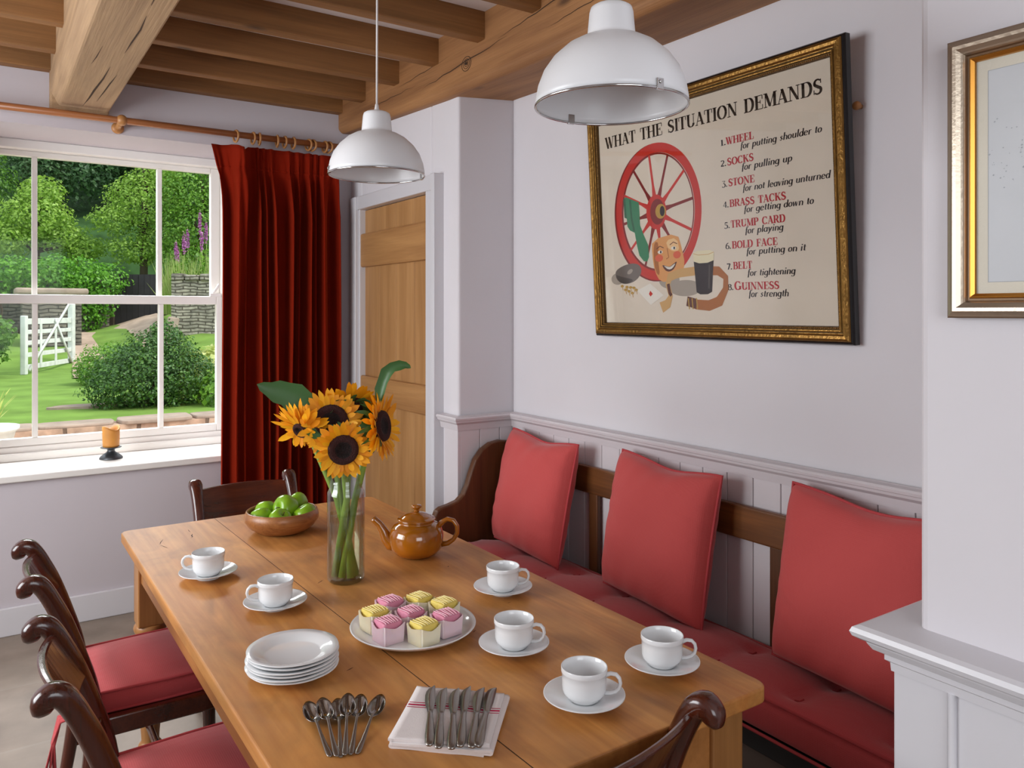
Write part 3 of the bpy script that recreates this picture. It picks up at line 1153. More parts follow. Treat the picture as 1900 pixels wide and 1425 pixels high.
MB().box(1.662 + sx, 1.684 + sx, 0.782 + sy, 2.946 + sy, 0.0, 0.345).build('front_board', M['plinth'], st, bevel=0.003)
for yy in (1.16, 1.50, 2.36, 2.72):
    MB().box(1.992 + sx, 2.012 + sx, yy + sy, yy + 0.05 + sy, 0.395, 0.755).build('back_post', M['settle'], st, bevel=0.004)

# long tufted squab on the settle
sq = thing('bench_squab', 'long red tufted squab cushion covering the settle seat', 'cushion', (1.83, 1.865, 0.399))
tufts = [(x, y) for x in (1.735, 1.895) for y in [0.98 + 0.277 * k for k in range(8)]]


def squab(u, v):
    # u along y, v round the section
    y = 0.800 + u * 2.130
    a = v * 2 * PI
    ca, sa = math.cos(a), math.sin(a)
    ca = math.copysign(abs(ca) ** 0.42, ca)
    sa = math.copysign(abs(sa) ** 0.55, sa)
    x = 1.800 + 0.184 * ca
    z = 0.455 + 0.055 * sa
    slope = -0.040 * (x - 1.62) / 0.38
    if sa > 0:
        z += slope
        for tx, ty in tufts:
            r2 = ((x - tx) ** 2 + (y - ty) ** 2)
            z -= 0.016 * math.exp(-r2 / 0.0009) + 0.012 * math.exp(-r2 / 0.006)
    e = min(1, min(u, 1 - u) * 2.13 / 0.03)
    return (x - 1.83, y - 1.865, z - 0.399 - (0.012 * (1 - e) if sa > 0 else 0))


b = MB()
b.grid(squab, 170, 56, wv=True)
n0 = len(b.v)
b.f.append(list(range(55, -1, -1)))
b.mi.append(0)
b.sm.append(False)
b.f.append([169 * 56 + j for j in range(56)])
b.mi.append(0)
b.sm.append(False)
b.build('cover', M['red_cloth'], sq)
b = MB()
for zz, x in ((0.503, 1.622), (0.409, 1.622)):
    b.tube([(x - 1.83, 0.80 + 0.0213 * k * 10 - 1.865, zz - 0.399 + 0.0) for k in range(11)], 0.0045, 6)
b.build('piping', M['red_pipe'], sq)
for tx, ty in tufts:
    b = MB()
    z = 0.455 + 0.055 - 0.040 * (tx - 1.62) / 0.38 - 0.026
    b.tube([(tx - 1.83 - 0.012, ty - 1.865 + 0.006, z - 0.399 + 0.004), (tx - 1.83, ty - 1.865, z - 0.399 + 0.001), (tx - 1.83 + 0.012, ty - 1.865 - 0.004, z - 0.399 + 0.004)], 0.0024, 5)
    b.build('tuft', M['red_pipe'], sq)


def scatter_cushion(label, cy, w, h, xb, zb, xt, zt, twist, roll, seed):
    t = thing('scatter_cushion', label, 'cushion', (0, 0, 0), 0, None)
    rr = random.Random(seed)
    b = MB()
    n = 52
    ph = [rr.uniform(0, 6) for _ in range(6)]

    def base(u, v, s):
        x, y = (u - 0.5) * 2, (v - 0.5) * 2
        e = max(0.0, (1 - abs(x) ** 3.2)) * max(0.0, (1 - abs(y) ** 3.2))
        pinx = 1 - 0.035 * (1 - y * y) * abs(x) ** 2
        piny = 1 - 0.030 * (1 - x * x) * abs(y) ** 2
        dent = 0.012 * math.exp(-((x - 0.1) ** 2 / 0.25 + (y - 1.0) ** 2 / 0.05)) * 1.5
        wr = 0.009 * math.sin(6 * x + 17 * y + ph[0] + 2 * math.sin(5 * y + ph[2])) * abs(x) ** 4 * e + 0.007 * math.sin(15 * x - 5 * y + ph[3]) * abs(y) ** 4 * e + 0.004 * math.sin(5 * x - 4 * y + ph[1]) * e
        return (x * w / 2 * pinx, y * h / 2 * piny - dent * (y > 0), s * (0.086 * e ** 0.40) + wr)
    b.grid(lambda u, v: base(u, v, 1), n, n)
    b.grid(lambda u, v: base(u, v, -0.75), n, n)
    # stand the cushion up: local x -> -y of the room, local y -> up, local z -> towards the table
    d = Vector((xt - xb, 0, zt - zb)).normalized()
    nrm = Vector((-d.z, 0, d.x))
    Mx = Matrix(((0, d.x, nrm.x, (xb + xt) / 2), (-1, d.y, nrm.y, cy), (0, d.z, nrm.z, (zb + zt) / 2), (0, 0, 0, 1))) @ RZ(roll) @ RY(twist)
    t.matrix_world = Mx
    b.build('cover', M['red_cloth_b'], t)
    b = MB()
    ring = [(-1, -1), (1, -1), (1, 1), (-1, 1)]
    pts = []
    for i in range(4):
        (x0, y0), (x1, y1) = ring[i], ring[(i + 1) % 4]
        for k in range(18):
            q = k / 18
            X, Y = x0 + (x1 - x0) * q, y0 + (y1 - y0) * q
            p = base((X + 1) / 2, (Y + 1) / 2, 1)
            pts.append((p[0] * 1.006, p[1] * 1.006, p[2]))
    b.tube(pts, 0.0048, 6, closed=True)
    b.build('piping', M['red_pipe'], t)
    return t


scatter_cushion('red scatter cushion at the door end of the settle, by the curved end panel', 2.650, 0.50, 0.478, 1.850, 0.482, 1.945, 0.950, R(-4), R(-1), 3)
scatter_cushion('middle one of the three red scatter cushions on the settle', 1.935, 0.50, 0.482, 1.865, 0.482, 1.945, 0.955, R(-4), R(-1.5), 5)
scatter_cushion('red scatter cushion at the near end of the settle, half behind the chimney breast', 1.200, 0.49, 0.49, 1.875, 0.482, 1.945, 0.965, R(-2), R(-2), 9)

# ================================================================== ON THE TABLE
# cups and saucers


def make_saucer(label, x, y):
    t = thing('saucer', label, 'saucer', (x, y, TZ), 0, 'white saucers')
    pr = [(0, 0.004), (0.024, 0.004), (0.025, 0.006), (0.030, 0.006), (0.045, 0.009), (0.062, 0.0145), (0.0725, 0.0185), (0.0742, 0.0195), (0.0738, 0.0208), (0.072, 0.0205), (0.060, 0.0165), (0.044, 0.0115), (0.030, 0.0088), (0.0255, 0.0085), (0.0245, 0.0075), (0, 0.0075)]
    pr[0:1] = [(0, 0.0), (0.030, 0.0)]
    MB().lathe(pr, 56).build('dish', M['china'], t)
    return t


def make_cup(label, x, y, rz):
    t = thing('tea_cup', label, 'cup', (x, y, TZ + 0.0078), rz, 'white tea cups')
    pr = [(0, 0.0), (0.0245, 0.0), (0.0255, 0.002), (0.0295, 0.0045), (0.0310, 0.0075), (0.0350, 0.0105), (0.0385, 0.0160), (0.0398, 0.023), (0.0402, 0.040), (0.0406, 0.0505), (0.0418, 0.0515), (0.0422, 0.054), (0.0418, 0.0562), (0.0420, 0.0605), (0.0412, 0.0615), (0.0400, 0.0605), (0.0385, 0.050), (0.0380, 0.026), (0.0355, 0.017), (0.029, 0.011), (0.0, 0.009)]
    MB().lathe(pr, 56).build('bowl', M['china'], t)
    b = MB()
    pts = []
    path = [(0.0385, 0.0485), (0.048, 0.0525), (0.0575, 0.0515), (0.0635, 0.0455), (0.0655, 0.037), (0.0635, 0.0285), (0.057, 0.0215), (0.0475, 0.0175), (0.0375, 0.0165)]
    b.tube([(px, 0, pz) for px, pz in path], [(0.0042, 0.0058)] + [(0.0034, 0.0052)] * 7 + [(0.0042, 0.0058)], 10, up=(0, 1, 0) if False else None)
    b.build('handle', M['china'], t)
    return t


cup_pos = [
    ('at the far left corner of the table, handle to the window side', 0.503, 2.196, R(160)),
    ('between the far left cup and the stacked plates', 0.585, 1.882, R(172)),
    ('beside the teapot, farthest of the four along the settle edge', 1.092, 1.660, R(-38)),
    ('just right of the cake platter', 0.925, 1.364, R(-50)),
    ('nearest the folded tea towel, in front of the near dark chair', 0.905, 1.108, R(-48)),
    ('at the near right corner of the table, beside the settle', 1.122, 1.130, R(-42)),
]
s0 = c0 = None
for k, (wh, x, y, a) in enumerate(cup_pos):
    ls = 'white saucer under the cup ' + wh
    lc = 'white cup ' + wh
    ls = ' '.join(ls.split()[:16])
    if s0 is None:
        s0 = make_saucer(ls, x, y)
        c0 = make_cup(lc, x, y, a)
    else:
        dup(s0, (x, y, TZ), 0, ls)
        dup(c0, (x, y, TZ + 0.0078), a, lc)

# stacked tea plates
pl0 = None
ordn = ['bottom plate of the stack of white tea plates', 'second plate up in the stack of white tea plates', 'third plate up in the stack of white tea plates',
        'fourth plate up in the stack of white tea plates', 'fifth plate up in the stack of white tea plates', 'top plate of the stack of white tea plates']
for k in range(6):
    loc = (0.508 + rnd.uniform(-0.0025, 0.0025), 1.527 + rnd.uniform(-0.0025, 0.0025), TZ + 0.0066 * k)
    rz = rnd.uniform(0, 6)
    if pl0 is None:
        pr = [(0, 0.0), (0.050, 0.0), (0.053, 0.0015), (0.060, 0.0045), (0.075, 0.0100), (0.0868, 0.0135), (0.0880, 0.0146), (0.0872, 0.0158), (0.075, 0.0128), (0.062, 0.0085), (0.056, 0.0048), (0.052, 0.0036), (0, 0.0036)]
        o = MB().lathe(pr, 96, 0, None, True, lambda a, r: 1 + (0.010 * abs(math.sin(4 * a)) if r > 0.07 else 0)).build('tea_plate', M['china'])
        o.location = loc
        o.rotation_euler = (0, 0, rz)
        pl0 = tag(o, ordn[0], 'plate', 'stacked white tea plates')
    else:
        o = pl0.copy()
        COL.objects.link(o)
        o.location = loc
        o.rotation_euler = (0, 0, rz)
        o['label'] = ordn[k]

# cake platter
pr = [(0, 0.0), (0.092, 0.0), (0.096, 0.002), (0.112, 0.005), (0.128, 0.0125), (0.1370, 0.0190), (0.1385, 0.0210), (0.1372, 0.0225), (0.127, 0.0160), (0.116, 0.0090), (0.108, 0.0062), (0.100, 0.0055), (0, 0.0055)]
o = MB().lathe(pr, 80).build('cake_platter', M['china'])
o.location = (0.793, 1.566, TZ)
tag(o, 'large round white platter holding the iced cakes', 'plate')

# iced fancies in pleated paper cases
ICE = {}
for nm, c1, c2_, cc in (('yellow', '#e6cf6a', '#f1e2a0', '#efe6cf'), ('pink', '#d98ba2', '#ecbcc8', '#ecd5da')):
    ICE[nm] = mat(nm + '_icing', c1, 0.55, spec=0.3, bump=0.25, bscale=160, trans=0.15)
    ICE[nm + '_drizzle'] = mat(nm + '_drizzle', c2_, 0.5)
    ICE[nm + '_case'] = mat(nm + '_paper_case', cc, 0.75, spec=0.2, trans=0.2)


def fancy(kind, label, x, y, rz, tiltx=0.0, z=TZ + 0.0058, seed=0):
    t = thing('fondant_fancy', label, 'cake', (x, y, z), rz, 'iced fancies on the platter')
    rr = random.Random(seed)
    t.rotation_euler = (tiltx, 0, rz)
    t.scale = (1.24, 1.24, 1.2)
    b = MB()
    h = 0.0375

    def f(u, v):
        X, Y = (u - 0.5) * 2, (v - 0.5) * 2
        d = max(abs(X), abs(Y))
        return (X * 0.0172, Y * 0.0172, h + 0.0016 * (1 - X ** 4) * (1 - Y ** 4) + rr.uniform(-0.0004, 0.0004))
    b.grid(f, 9, 9)
    s = 0.0176
    rows = []
    for zz, q in ((0.002, 0.93), (0.015, 0.97), (h - 0.004, 1.0), (h, 0.97)):
        ring = []
        for (ax, ay, bx, by) in ((-1, -1, 1, -1), (1, -1, 1, 1), (1, 1, -1, 1), (-1, 1, -1, -1)):
            for k in range(5):
                w = k / 5
                ring.append(((ax + (bx - ax) * w) * s * q, (ay + (by - ay) * w) * s * q, zz))
        rows.append(ring)
    b.loft(rows, 0, True, True)
    b.build('cake', ICE[kind], t)
    b = MB()
    for k in range(7):
        q = -0.015 + 0.005 * k + rr.uniform(-0.0008, 0.0008)
        pts = []
        for m in range(7):
            w = -0.0175 + 0.035 * m / 6
            X, Y = w / 0.0172, q / 0.0172
            pts.append((q + 0.001 * math.sin(m + k), w, h + 0.0016 * max(0, (1 - X ** 4)) * max(0, (1 - Y ** 4)) + 0.0005))
        b.tube(pts, 0.0009, 5)
    b.build('drizzle', ICE[kind + '_drizzle'], t)
    # pleated case, open at the top, one or two sides flopping outwards
    b = MB()
    n = 112
    flop = [rr.uniform(0.2, 1.0) for _ in range(4)]

    def case(i, zz):
        side = i // 28
        w = (i % 28) / 28
        (ax, ay, bx, by) = ((-1, -1, 1, -1), (1, -1, 1, 1), (1, 1, -1, 1), (-1, 1, -1, -1))[side]
        q = 0.0192 + 0.0015 * zz
        X, Y = (ax + (bx - ax) * w), (ay + (by - ay) * w)
        nx, ny = ((0, -1), (1, 0), (0, 1), (-1, 0))[side]
        pl = 0.0011 * (1 if i % 2 else -1)
        fl = 0.006 * flop[side] * zz * zz * math.sin(PI * w)
        hh = zz * (0.0315 - 0.007 * (1 - flop[side]) * math.sin(PI * w) + 0.003 * abs(2 * w - 1))
        return (X * q + nx * (pl + fl), Y * q + ny * (pl + fl), hh)
    rows = [[case(i, zz) for i in range(n)] for zz in (0.0, 0.35, 0.7, 1.0)]
    b.loft(rows, 0, False, False)
    b.add([(-0.0192, -0.0192, 0), (0.0192, -0.0192, 0), (0.0192, 0.0192, 0), (-0.0192, 0.0192, 0)], [(0, 1, 2, 3)])
    b.build('paper_case', ICE[kind + '_case'], t, solid=0.0004)
    return t


fan = [('yellow', 'yellow iced cake at the left rim of the platter', 0.722, 1.612, 50),
       ('pink', 'pink iced cake at the back left of the platter, behind the left yellow one', 0.777, 1.650, 50),
       ('yellow', 'yellow iced cake at the back of the platter, farthest from the camera', 0.842, 1.632, 54),
       ('yellow', 'yellow iced cake at the back right of the platter, its paper case open', 0.874, 1.572, 54),
       ('pink', 'pink iced cake in the middle of the platter', 0.789, 1.570, 50),
       ('pink', 'pink iced cake at the right of the platter', 0.843, 1.506, 48),
       ('pink', 'pink iced cake at the front left of the platter', 0.722, 1.544, 48),
       ('yellow', 'yellow iced cake at the front of the platter', 0.781, 1.493, 52)]
for k, (kd, lb, x, y, a) in enumerate(fan):
    dx, dy = x - 0.793, y - 1.566
    fancy(kd, lb, x, y, R(a - 42), 0.0, TZ + 0.0062 + (0.0015 if math.hypot(dx, dy) > 0.078 else 0), k)

# wooden bowl of apples
wb = thing('fruit_bowl', 'turned wooden bowl filled with green apples', 'bowl', (0.806, 2.525, TZ))
pr = [(0, 0.0), (0.062, 0.0), (0.080, 0.006), (0.102, 0.022), (0.1155, 0.042), (0.1165, 0.056), (0.111, 0.070), (0.108, 0.0725), (0.104, 0.070), (0.109, 0.056), (0.107, 0.042), (0.095, 0.026), (0.075, 0.014), (0, 0.012)]
MB().lathe(pr, 64).build('shell', M['bowl'], wb)


def make_apple(label, x, y, z, rx, ry, rz, s):
    t = thing('green_apple', label, 'apple', (x, y, z), 0, 'green apples in the wooden bowl')
    t.rotation_euler = (rx, ry, rz)
    t.scale = (s, s, s * 0.94)
    pr = [(0, -0.026), (0.006, -0.029), (0.013, -0.0315), (0.022, -0.029), (0.031, -0.019), (0.0365, -0.004), (0.0375, 0.008), (0.0345, 0.020), (0.027, 0.029), (0.018, 0.0325), (0.010, 0.031), (0.004, 0.026), (0, 0.022)]
    MB().lathe(pr, 36, 0, None, True, lambda a, r: 1 + 0.015 * math.cos(5 * a + 1) + 0.01 * math.cos(3 * a)).build('fruit', M['apple'], t)
    MB().tube([(0, 0, 0.018), (0.001, 0, 0.028), (0.004, 0.001, 0.036)], [0.0013, 0.0011, 0.0016], 6).build('stalk', M['stalk'], t)
    return t


ap = [('green apple at the front left of the bowl', 0.741, 2.532, 0.064, -0.5, 0.1, 0.3, 0.98), ('green apple at the front middle of the bowl, dimple facing the room', 0.785, 2.480, 0.062, 0.55, -0.25, 0.8, 1.02),
      ('green apple at the right of the bowl', 0.868, 2.480, 0.068, -0.35, 0.35, 1.9, 1.02), ('green apple at the back left of the bowl, blossom end up', 0.770, 2.580, 0.077, 2.9, 0.2, 0.5, 0.95),
      ('large green apple heaped in the middle of the bowl', 0.822, 2.530, 0.088, -1.3, 0.5, 2.0, 1.12), ('green apple at the back right of the bowl', 0.872, 2.575, 0.085, -0.6, -0.6, 0.2, 1.0)]
a0 = None
for lb, x, y, z, rx, ry, rz, s in ap:
    if a0 is None:
        a0 = make_apple(lb, x, y, TZ + z - 0.016, rx, ry, rz, s)
    else:
        q = dup(a0, (x, y, TZ + z - 0.016), 0, lb, rot=(rx, ry, rz))
        q.scale = (s, s, s * 0.94)

# teapot
tp = thing('teapot', 'glossy amber-brown glazed teapot', 'teapot', (1.052, 2.058, TZ), R(146))
MB().lathe([(0, 0.0), (0.046, 0.0), (0.050, 0.003), (0.062, 0.009), (0.0735, 0.023), (0.0785, 0.042), (0.0785, 0.062), (0.0735, 0.079), (0.064, 0.090), (0.053, 0.095), (0.0505, 0.097), (0.051, 0.101), (0.0525, 0.103), (0.048, 0.104), (0.044, 0.096), (0.0, 0.094)], 56).build('body', M['teapot'], tp)
lid = MB().lathe([(0.0, 0.101), (0.047, 0.1035), (0.0545, 0.104), (0.0555, 0.1065), (0.054, 0.1085), (0.046, 0.109), (0.042, 0.113), (0.030, 0.1205), (0.015, 0.125), (0.008, 0.1265), (0, 0.1265)], 48).build('lid', M['teapot'], tp)
MB().lathe([(0, 0.125), (0.0085, 0.126), (0.0075, 0.131), (0.009, 0.135), (0.0135, 0.1385), (0.0155, 0.1425), (0.0135, 0.1455), (0.006, 0.1475), (0, 0.148)], 28).build('knob', M['teapot'], lid)
b = MB()
b.tube([(0.058, 0, 0.034), (0.075, 0, 0.036), (0.088, 0, 0.050), (0.097, 0, 0.072), (0.108, 0, 0.090), (0.122, 0, 0.102), (0.127, 0, 0.106)], [0.024, 0.022, 0.0175, 0.0135, 0.0110, 0.0100, 0.0105], 18)
b.tube([(0.1255, 0, 0.1048), (0.1275, 0, 0.1066)], [0.007, 0.0065], 12, mat=1)  # black plug, the shade inside the mouth put in as colour
b.build('spout', [M['teapot'], M['dark_gap']], tp)
b = MB()
b.tube([(-0.060, 0, 0.078), (-0.074, 0, 0.096), (-0.090, 0, 0.105), (-0.108, 0, 0.101), (-0.119, 0, 0.085), (-0.119, 0, 0.064), (-0.108, 0, 0.046), (-0.092, 0, 0.035), (-0.070, 0, 0.031)], [(0.008, 0.011)] * 2 + [(0.0065, 0.009)] * 5 + [(0.0075, 0.010)] * 2, 12)
b.build('handle', M['teapot'], tp)

# glass vase
va = thing('glass_vase', 'tall straight clear glass vase of sunflowers with a necked rim', 'vase', (0.798, 1.967, TZ))
pr = [(0, 0.004), (0.044, 0.004), (0.0475, 0.008), (0.0485, 0.016), (0.0485, 0.226), (0.0475, 0.236), (0.0435, 0.243), (0.0420, 0.249), (0.0440, 0.256), (0.0420, 0.262), (0.0410, 0.283), (0.0432, 0.290), (0.0432, 0.295)]
inner = [(0.0405, 0.294), (0.0385, 0.262), (0.0405, 0.252), (0.044, 0.238), (0.0455, 0.226), (0.0455, 0.016), (0.040, 0.011), (0, 0.011)]
pr[0:1] = [(0, 0.0), (0.040, 0.0)]
MB().lathe(pr + inner, 64).build('glass_body', M['glass'], va)
MB().lathe([(0, 0.0125), (0.0445, 0.0140), (0.0450, 0.018), (0.0450, 0.176), (0.0450, 0.1775), (0.043, 0.1765), (0, 0.1765)], 64).build('water', M['water'], va)

# ------------------------------------------------------------------ sunflowers


def petal_ring(b, n, r0, length, width, cup, mtx, rr, droop=0.0, skip=None):
    for i in range(n):
        a = 2 * PI * (i + rr.uniform(-0.3, 0.3)) / n
        if skip and skip(a):
            continue
        L = length * rr.uniform(0.8, 1.15)
        W = width * rr.uniform(0.8, 1.2)
        tw = rr.uniform(-0.35, 0.35)
        cu = cup + rr.uniform(-0.35, 0.35)
        vs = []
        m = 6
        for k in range(m + 1):
            q = k / m
            wd = W * (0.55 + 1.6 * q) * (1 - q ** 2.2) ** 0.8 if q < 1 else 0.0
            wd = max(wd, 0.0002)
            rad = r0 + L * q * math.cos(cu * (1 - 0.3 * q))
            zz = L * q * math.sin(cu) - droop * L * q * q
            for s in (-1, 0, 1):
                off = s * wd
                lift = 0.12 * wd * abs(s) - 0.25 * tw * s * wd
                vs.append(mtx @ Vector((rad * math.cos(a) - off * math.sin(a), rad * math.sin(a) + off * math.cos(a), zz + lift)))
        fs = []
        for k in range(m):
            for s in (0, 1):
                fs.append((k * 3 + s, k * 3 + s + 1, (k + 1) * 3 + s + 1, (k + 1) * 3 + s))
        b.add(vs, fs, 0, True)


def leaf_blade(b, pts, wid, normal, curl=0.0, n=9):
    """pointed leaf along a curved midrib"""
    pts = [Vector(p) for p in pts]
    nrm = Vector(normal).normalized()
    # resample
    seg = []
    for i in range(n + 1):
        q = i / n * (len(pts) - 1)
        k = min(int(q), len(pts) - 2)
        w = q - k
        p0 = pts[max(0, k - 1)]
        p1, p2 = pts[k], pts[k + 1]
        p3 = pts[min(len(pts) - 1, k + 2)]
        seg.append(0.5 * ((2 * p1) + (p2 - p0) * w + (2 * p0 - 5 * p1 + 4 * p2 - p3) * w * w + (3 * p1 - p0 - 3 * p2 + p3) * w ** 3))
    vs = []
    for i, p in enumerate(seg):
        t = (seg[min(n, i + 1)] - seg[max(0, i - 1)]).normalized()
        side = t.cross(nrm).normalized()
        q = i / n
        w = wid * (math.sin(PI * min(1, q ** 0.75 * 0.97 + 0.03)) ** 0.9) * (1 + 0.08 * (-1) ** i) + 0.0006
        up = side.cross(t)
        for s in (-1, -0.5, 0, 0.5, 1):
            vs.append(p + side * (w * s) + up * (curl * w * s * s))
    fs = []
    for i in range(n):
        for s in range(4):
            fs.append((i * 5 + s, i * 5 + s + 1, (i + 1) * 5 + s + 1, (i + 1) * 5 + s))
    b.add(vs, fs, 0, True)


def sunflower(label, head, normal, r_disc, r_pet, foot, mid, seed, leaves=(), npet=27, cup=0.25):
    rr = random.Random(seed)
    base = Vector(foot)
    t = thing('sunflower', label, 'sunflower', foot, 0, None)
    H = Vector(head) - base
    N = Vector(normal).normalized()
    mtx = facing(N, H)
    b = MB()
    neck = H - N * 0.035
    b.tube([(0, 0, 0), Vector(mid) - base, neck + Vector((0, 0, -0.030)), neck + Vector((0, 0, 0.004)), H - N * 0.010], [0.0098, 0.0092, 0.0078, 0.0072, 0.010], 12)
    b.build('stem', M['stem'], t)
    b = MB()
    b.lathe([(0, 0.003), (r_disc * 0.35, 0.002), (r_disc * 0.55, 0.007), (r_disc * 0.8, 0.0105), (r_disc * 0.97, 0.007), (r_disc * 1.04, -0.002), (r_disc * 0.9, -0.014), (r_disc * 0.35, -0.022), (0, -0.024)], 40, 0, mtx)
    b.mi = [(0 if (Vector([sum(b.v[i][c] for i in f) / len(f) for c in range(3)]) - H).length < r_disc * 0.62 else 1) for f in b.f]
    b.build('disc', [M['disc'], M['disc_rim']], t)
    b = MB()
    L = r_pet - r_disc * 0.9
    petal_ring(b, npet, r_disc * 0.93, L * 1.02, 0.0066, cup, mtx, rr)
    petal_ring(b, npet, r_disc * 0.9, L * 1.08, 0.0072, cup - 0.25, mtx @ T(0, 0, -0.004), rr)
    petal_ring(b, int(npet * 0.7), r_disc * 0.98, L * 0.62, 0.0055, cup + 0.2, mtx @ T(0, 0, 0.002), rr)
    b.build('petals', M['petal'], t)
    b = MB()
    for i in range(16):
        a = 2 * PI * i / 16 + rr.uniform(-0.1, 0.1)
        p = [mtx @ Vector((r_disc * 0.75 * math.cos(a), r_disc * 0.75 * math.sin(a), -0.014)), mtx @ Vector((r_disc * 1.35 * math.cos(a), r_disc * 1.35 * math.sin(a), -0.020 + rr.uniform(-0.01, 0.01))),
             mtx @ Vector((r_disc * 1.75 * math.cos(a + 0.1), r_disc * 1.75 * math.sin(a + 0.1), -0.034 + rr.uniform(-0.02, 0.01)))]
        leaf_blade(b, p, 0.0065, N, 0.1, 5)
    b.build('sepals', M['leaf'], t)
    for (pts, w, nr, cu) in leaves:
        b = MB()
        leaf_blade(b, [Vector(p) - base for p in pts], w, nr, cu)
        b.build('leaf', M['leaf'], t)
    return t


VZ = TZ + 0.014
sunflower('big sunflower facing the camera, high on the left of the bunch', (0.752, 1.955, 1.183), (-0.40, -0.88, 0.20), 0.045, 0.083, (0.819, 1.953, VZ), (0.786, 1.972, 0.96), 1,
          leaves=[([(0.730, 1.985, 1.190), (0.705, 1.995, 1.222), (0.665, 2.015, 1.252), (0.620, 2.035, 1.268), (0.588, 2.045, 1.283)], 0.036, (-0.45, -0.85, 0.15), 0.2)], cup=0.2)
sunflower('lowest sunflower, facing straight out above the vase rim', (0.765, 1.903, 1.1175), (-0.33, -0.93, -0.06), 0.0385, 0.072, (0.772, 1.980, VZ), (0.792, 1.945, 0.98), 2, cup=0.15)
sunflower('sunflower at the right of the bunch, turned towards the settle', (0.866, 1.888, 1.172), (0.60, -0.70, 0.12), 0.040, 0.083, (0.783, 1.958, VZ), (0.818, 1.955, 0.97), 3,
          leaves=[([(0.862, 1.900, 1.225), (0.868, 1.895, 1.270), (0.885, 1.882, 1.318), (0.918, 1.862, 1.330), (0.932, 1.855, 1.322)], 0.016, (-0.75, -0.55, 0.1), 0.5),
                  ([(0.812, 1.905, 1.178), (0.828, 1.888, 1.158), (0.842, 1.872, 1.136), (0.852, 1.862, 1.124)], 0.016, (-0.3, -0.9, 0.3), 0.2)], cup=0.2)
sunflower('sunflower at the far left of the bunch, seen edge on', (0.688, 1.998, 1.163), (-0.72, -0.42, -0.50), 0.022, 0.080, (0.826, 1.968, VZ), (0.776, 1.975, 0.98), 4,
          leaves=[([(0.716, 1.985, 1.186), (0.702, 1.970, 1.168), (0.712, 1.955, 1.152), (0.735, 1.940, 1.148)], 0.013, (-0.4, -0.8, 0.4), 0.2)], cup=-0.1)
sunflower('sunflower at the back of the bunch, only its top petals showing', (0.815, 1.985, 1.215), (0.15, 0.75, 0.55), 0.038, 0.076, (0.800, 1.940, VZ), (0.806, 1.985, 0.97), 5, cup=0.15)
b = MB()

# ------------------------------------------------------------------ spoons


def make_spoon(label, loc, rot):
    t = thing('teaspoon', label, 'spoon', loc, 0, 'teaspoons fanned on the table')
    t.rotation_euler = rot
    b = MB()
    # bowl along +y from 0.095 to 0.140, handle to y = 0

    def bowl(u, v):
        a = v * 2 * PI
        r = u
        y = 0.1315 + 0.0345 * r * math.sin(a)
        w = 0.0148 * (1 - 0.14 * math.sin(a))
        x = w * r * math.cos(a)
        z = 0.0115 - 0.0100 * (1 - r ** 2.2) + 0.06 * (y - 0.104)
        return (x, y, z)
    b.grid(bowl, 8, 28, wv=True)
    b.build('bowl', M['steel'], t, solid=0.0011)
    b = MB()
    st_ = [(0.1060, 0.0110, 0.0042, 0.0012), (0.100, 0.0118, 0.0026, 0.0014), (0.088, 0.0108, 0.0022, 0.0014), (0.065, 0.0065, 0.0028, 0.0013), (0.038, 0.0030, 0.0040, 0.0012), (0.014, 0.0016, 0.0052, 0.0011), (0.004, 0.0015, 0.0048, 0.0011), (0.0, 0.0015, 0.002, 0.0009)]
    b.tube([(0, y, z) for y, z, w, h in st_], [(w, h) for y, z, w, h in st_], 10, up=(1, 0, 0))
    b.build('handle', M['steel_satin'], t)
    return t


sp = [('leftmost teaspoon of the fan', (0.461, 1.200), (0.478, 1.338), 0.0), ('second teaspoon from the left of the fan', (0.469, 1.192), (0.497, 1.322), 0.004),
      ('third teaspoon from the left, its bowl tucked behind the fourth', (0.474, 1.189), (0.523, 1.325), 0.0), ('fourth teaspoon from the left, lying over the third', (0.480, 1.187), (0.530, 1.300), 0.006),
      ('fifth teaspoon from the left of the fan, bowl highest up', (0.489, 1.186), (0.554, 1.304), 0.002), ('rightmost teaspoon of the fan, a gap beside it', (0.499, 1.184), (0.580, 1.288), 0.0)]
q0 = None
for lb, hx, bx, dz in sp:
    a = math.atan2(bx[1] - hx[1], bx[0] - hx[0]) - PI / 2
    loc = (hx[0], hx[1], TZ + 0.0002 + dz * 0.4)
    rot = (R(0.4) + dz * 5, 0, a)
    if q0 is None:
        q0 = make_spoon(lb, loc, rot)
    else:
        dup(q0, loc, 0, lb, rot=rot)

# ------------------------------------------------------------------ folded tea towel with knives
tw = thing('tea_towel', 'folded white linen tea towel with a red stripe, under the knives', 'towel', (0.668, 1.180, TZ), R(-42))
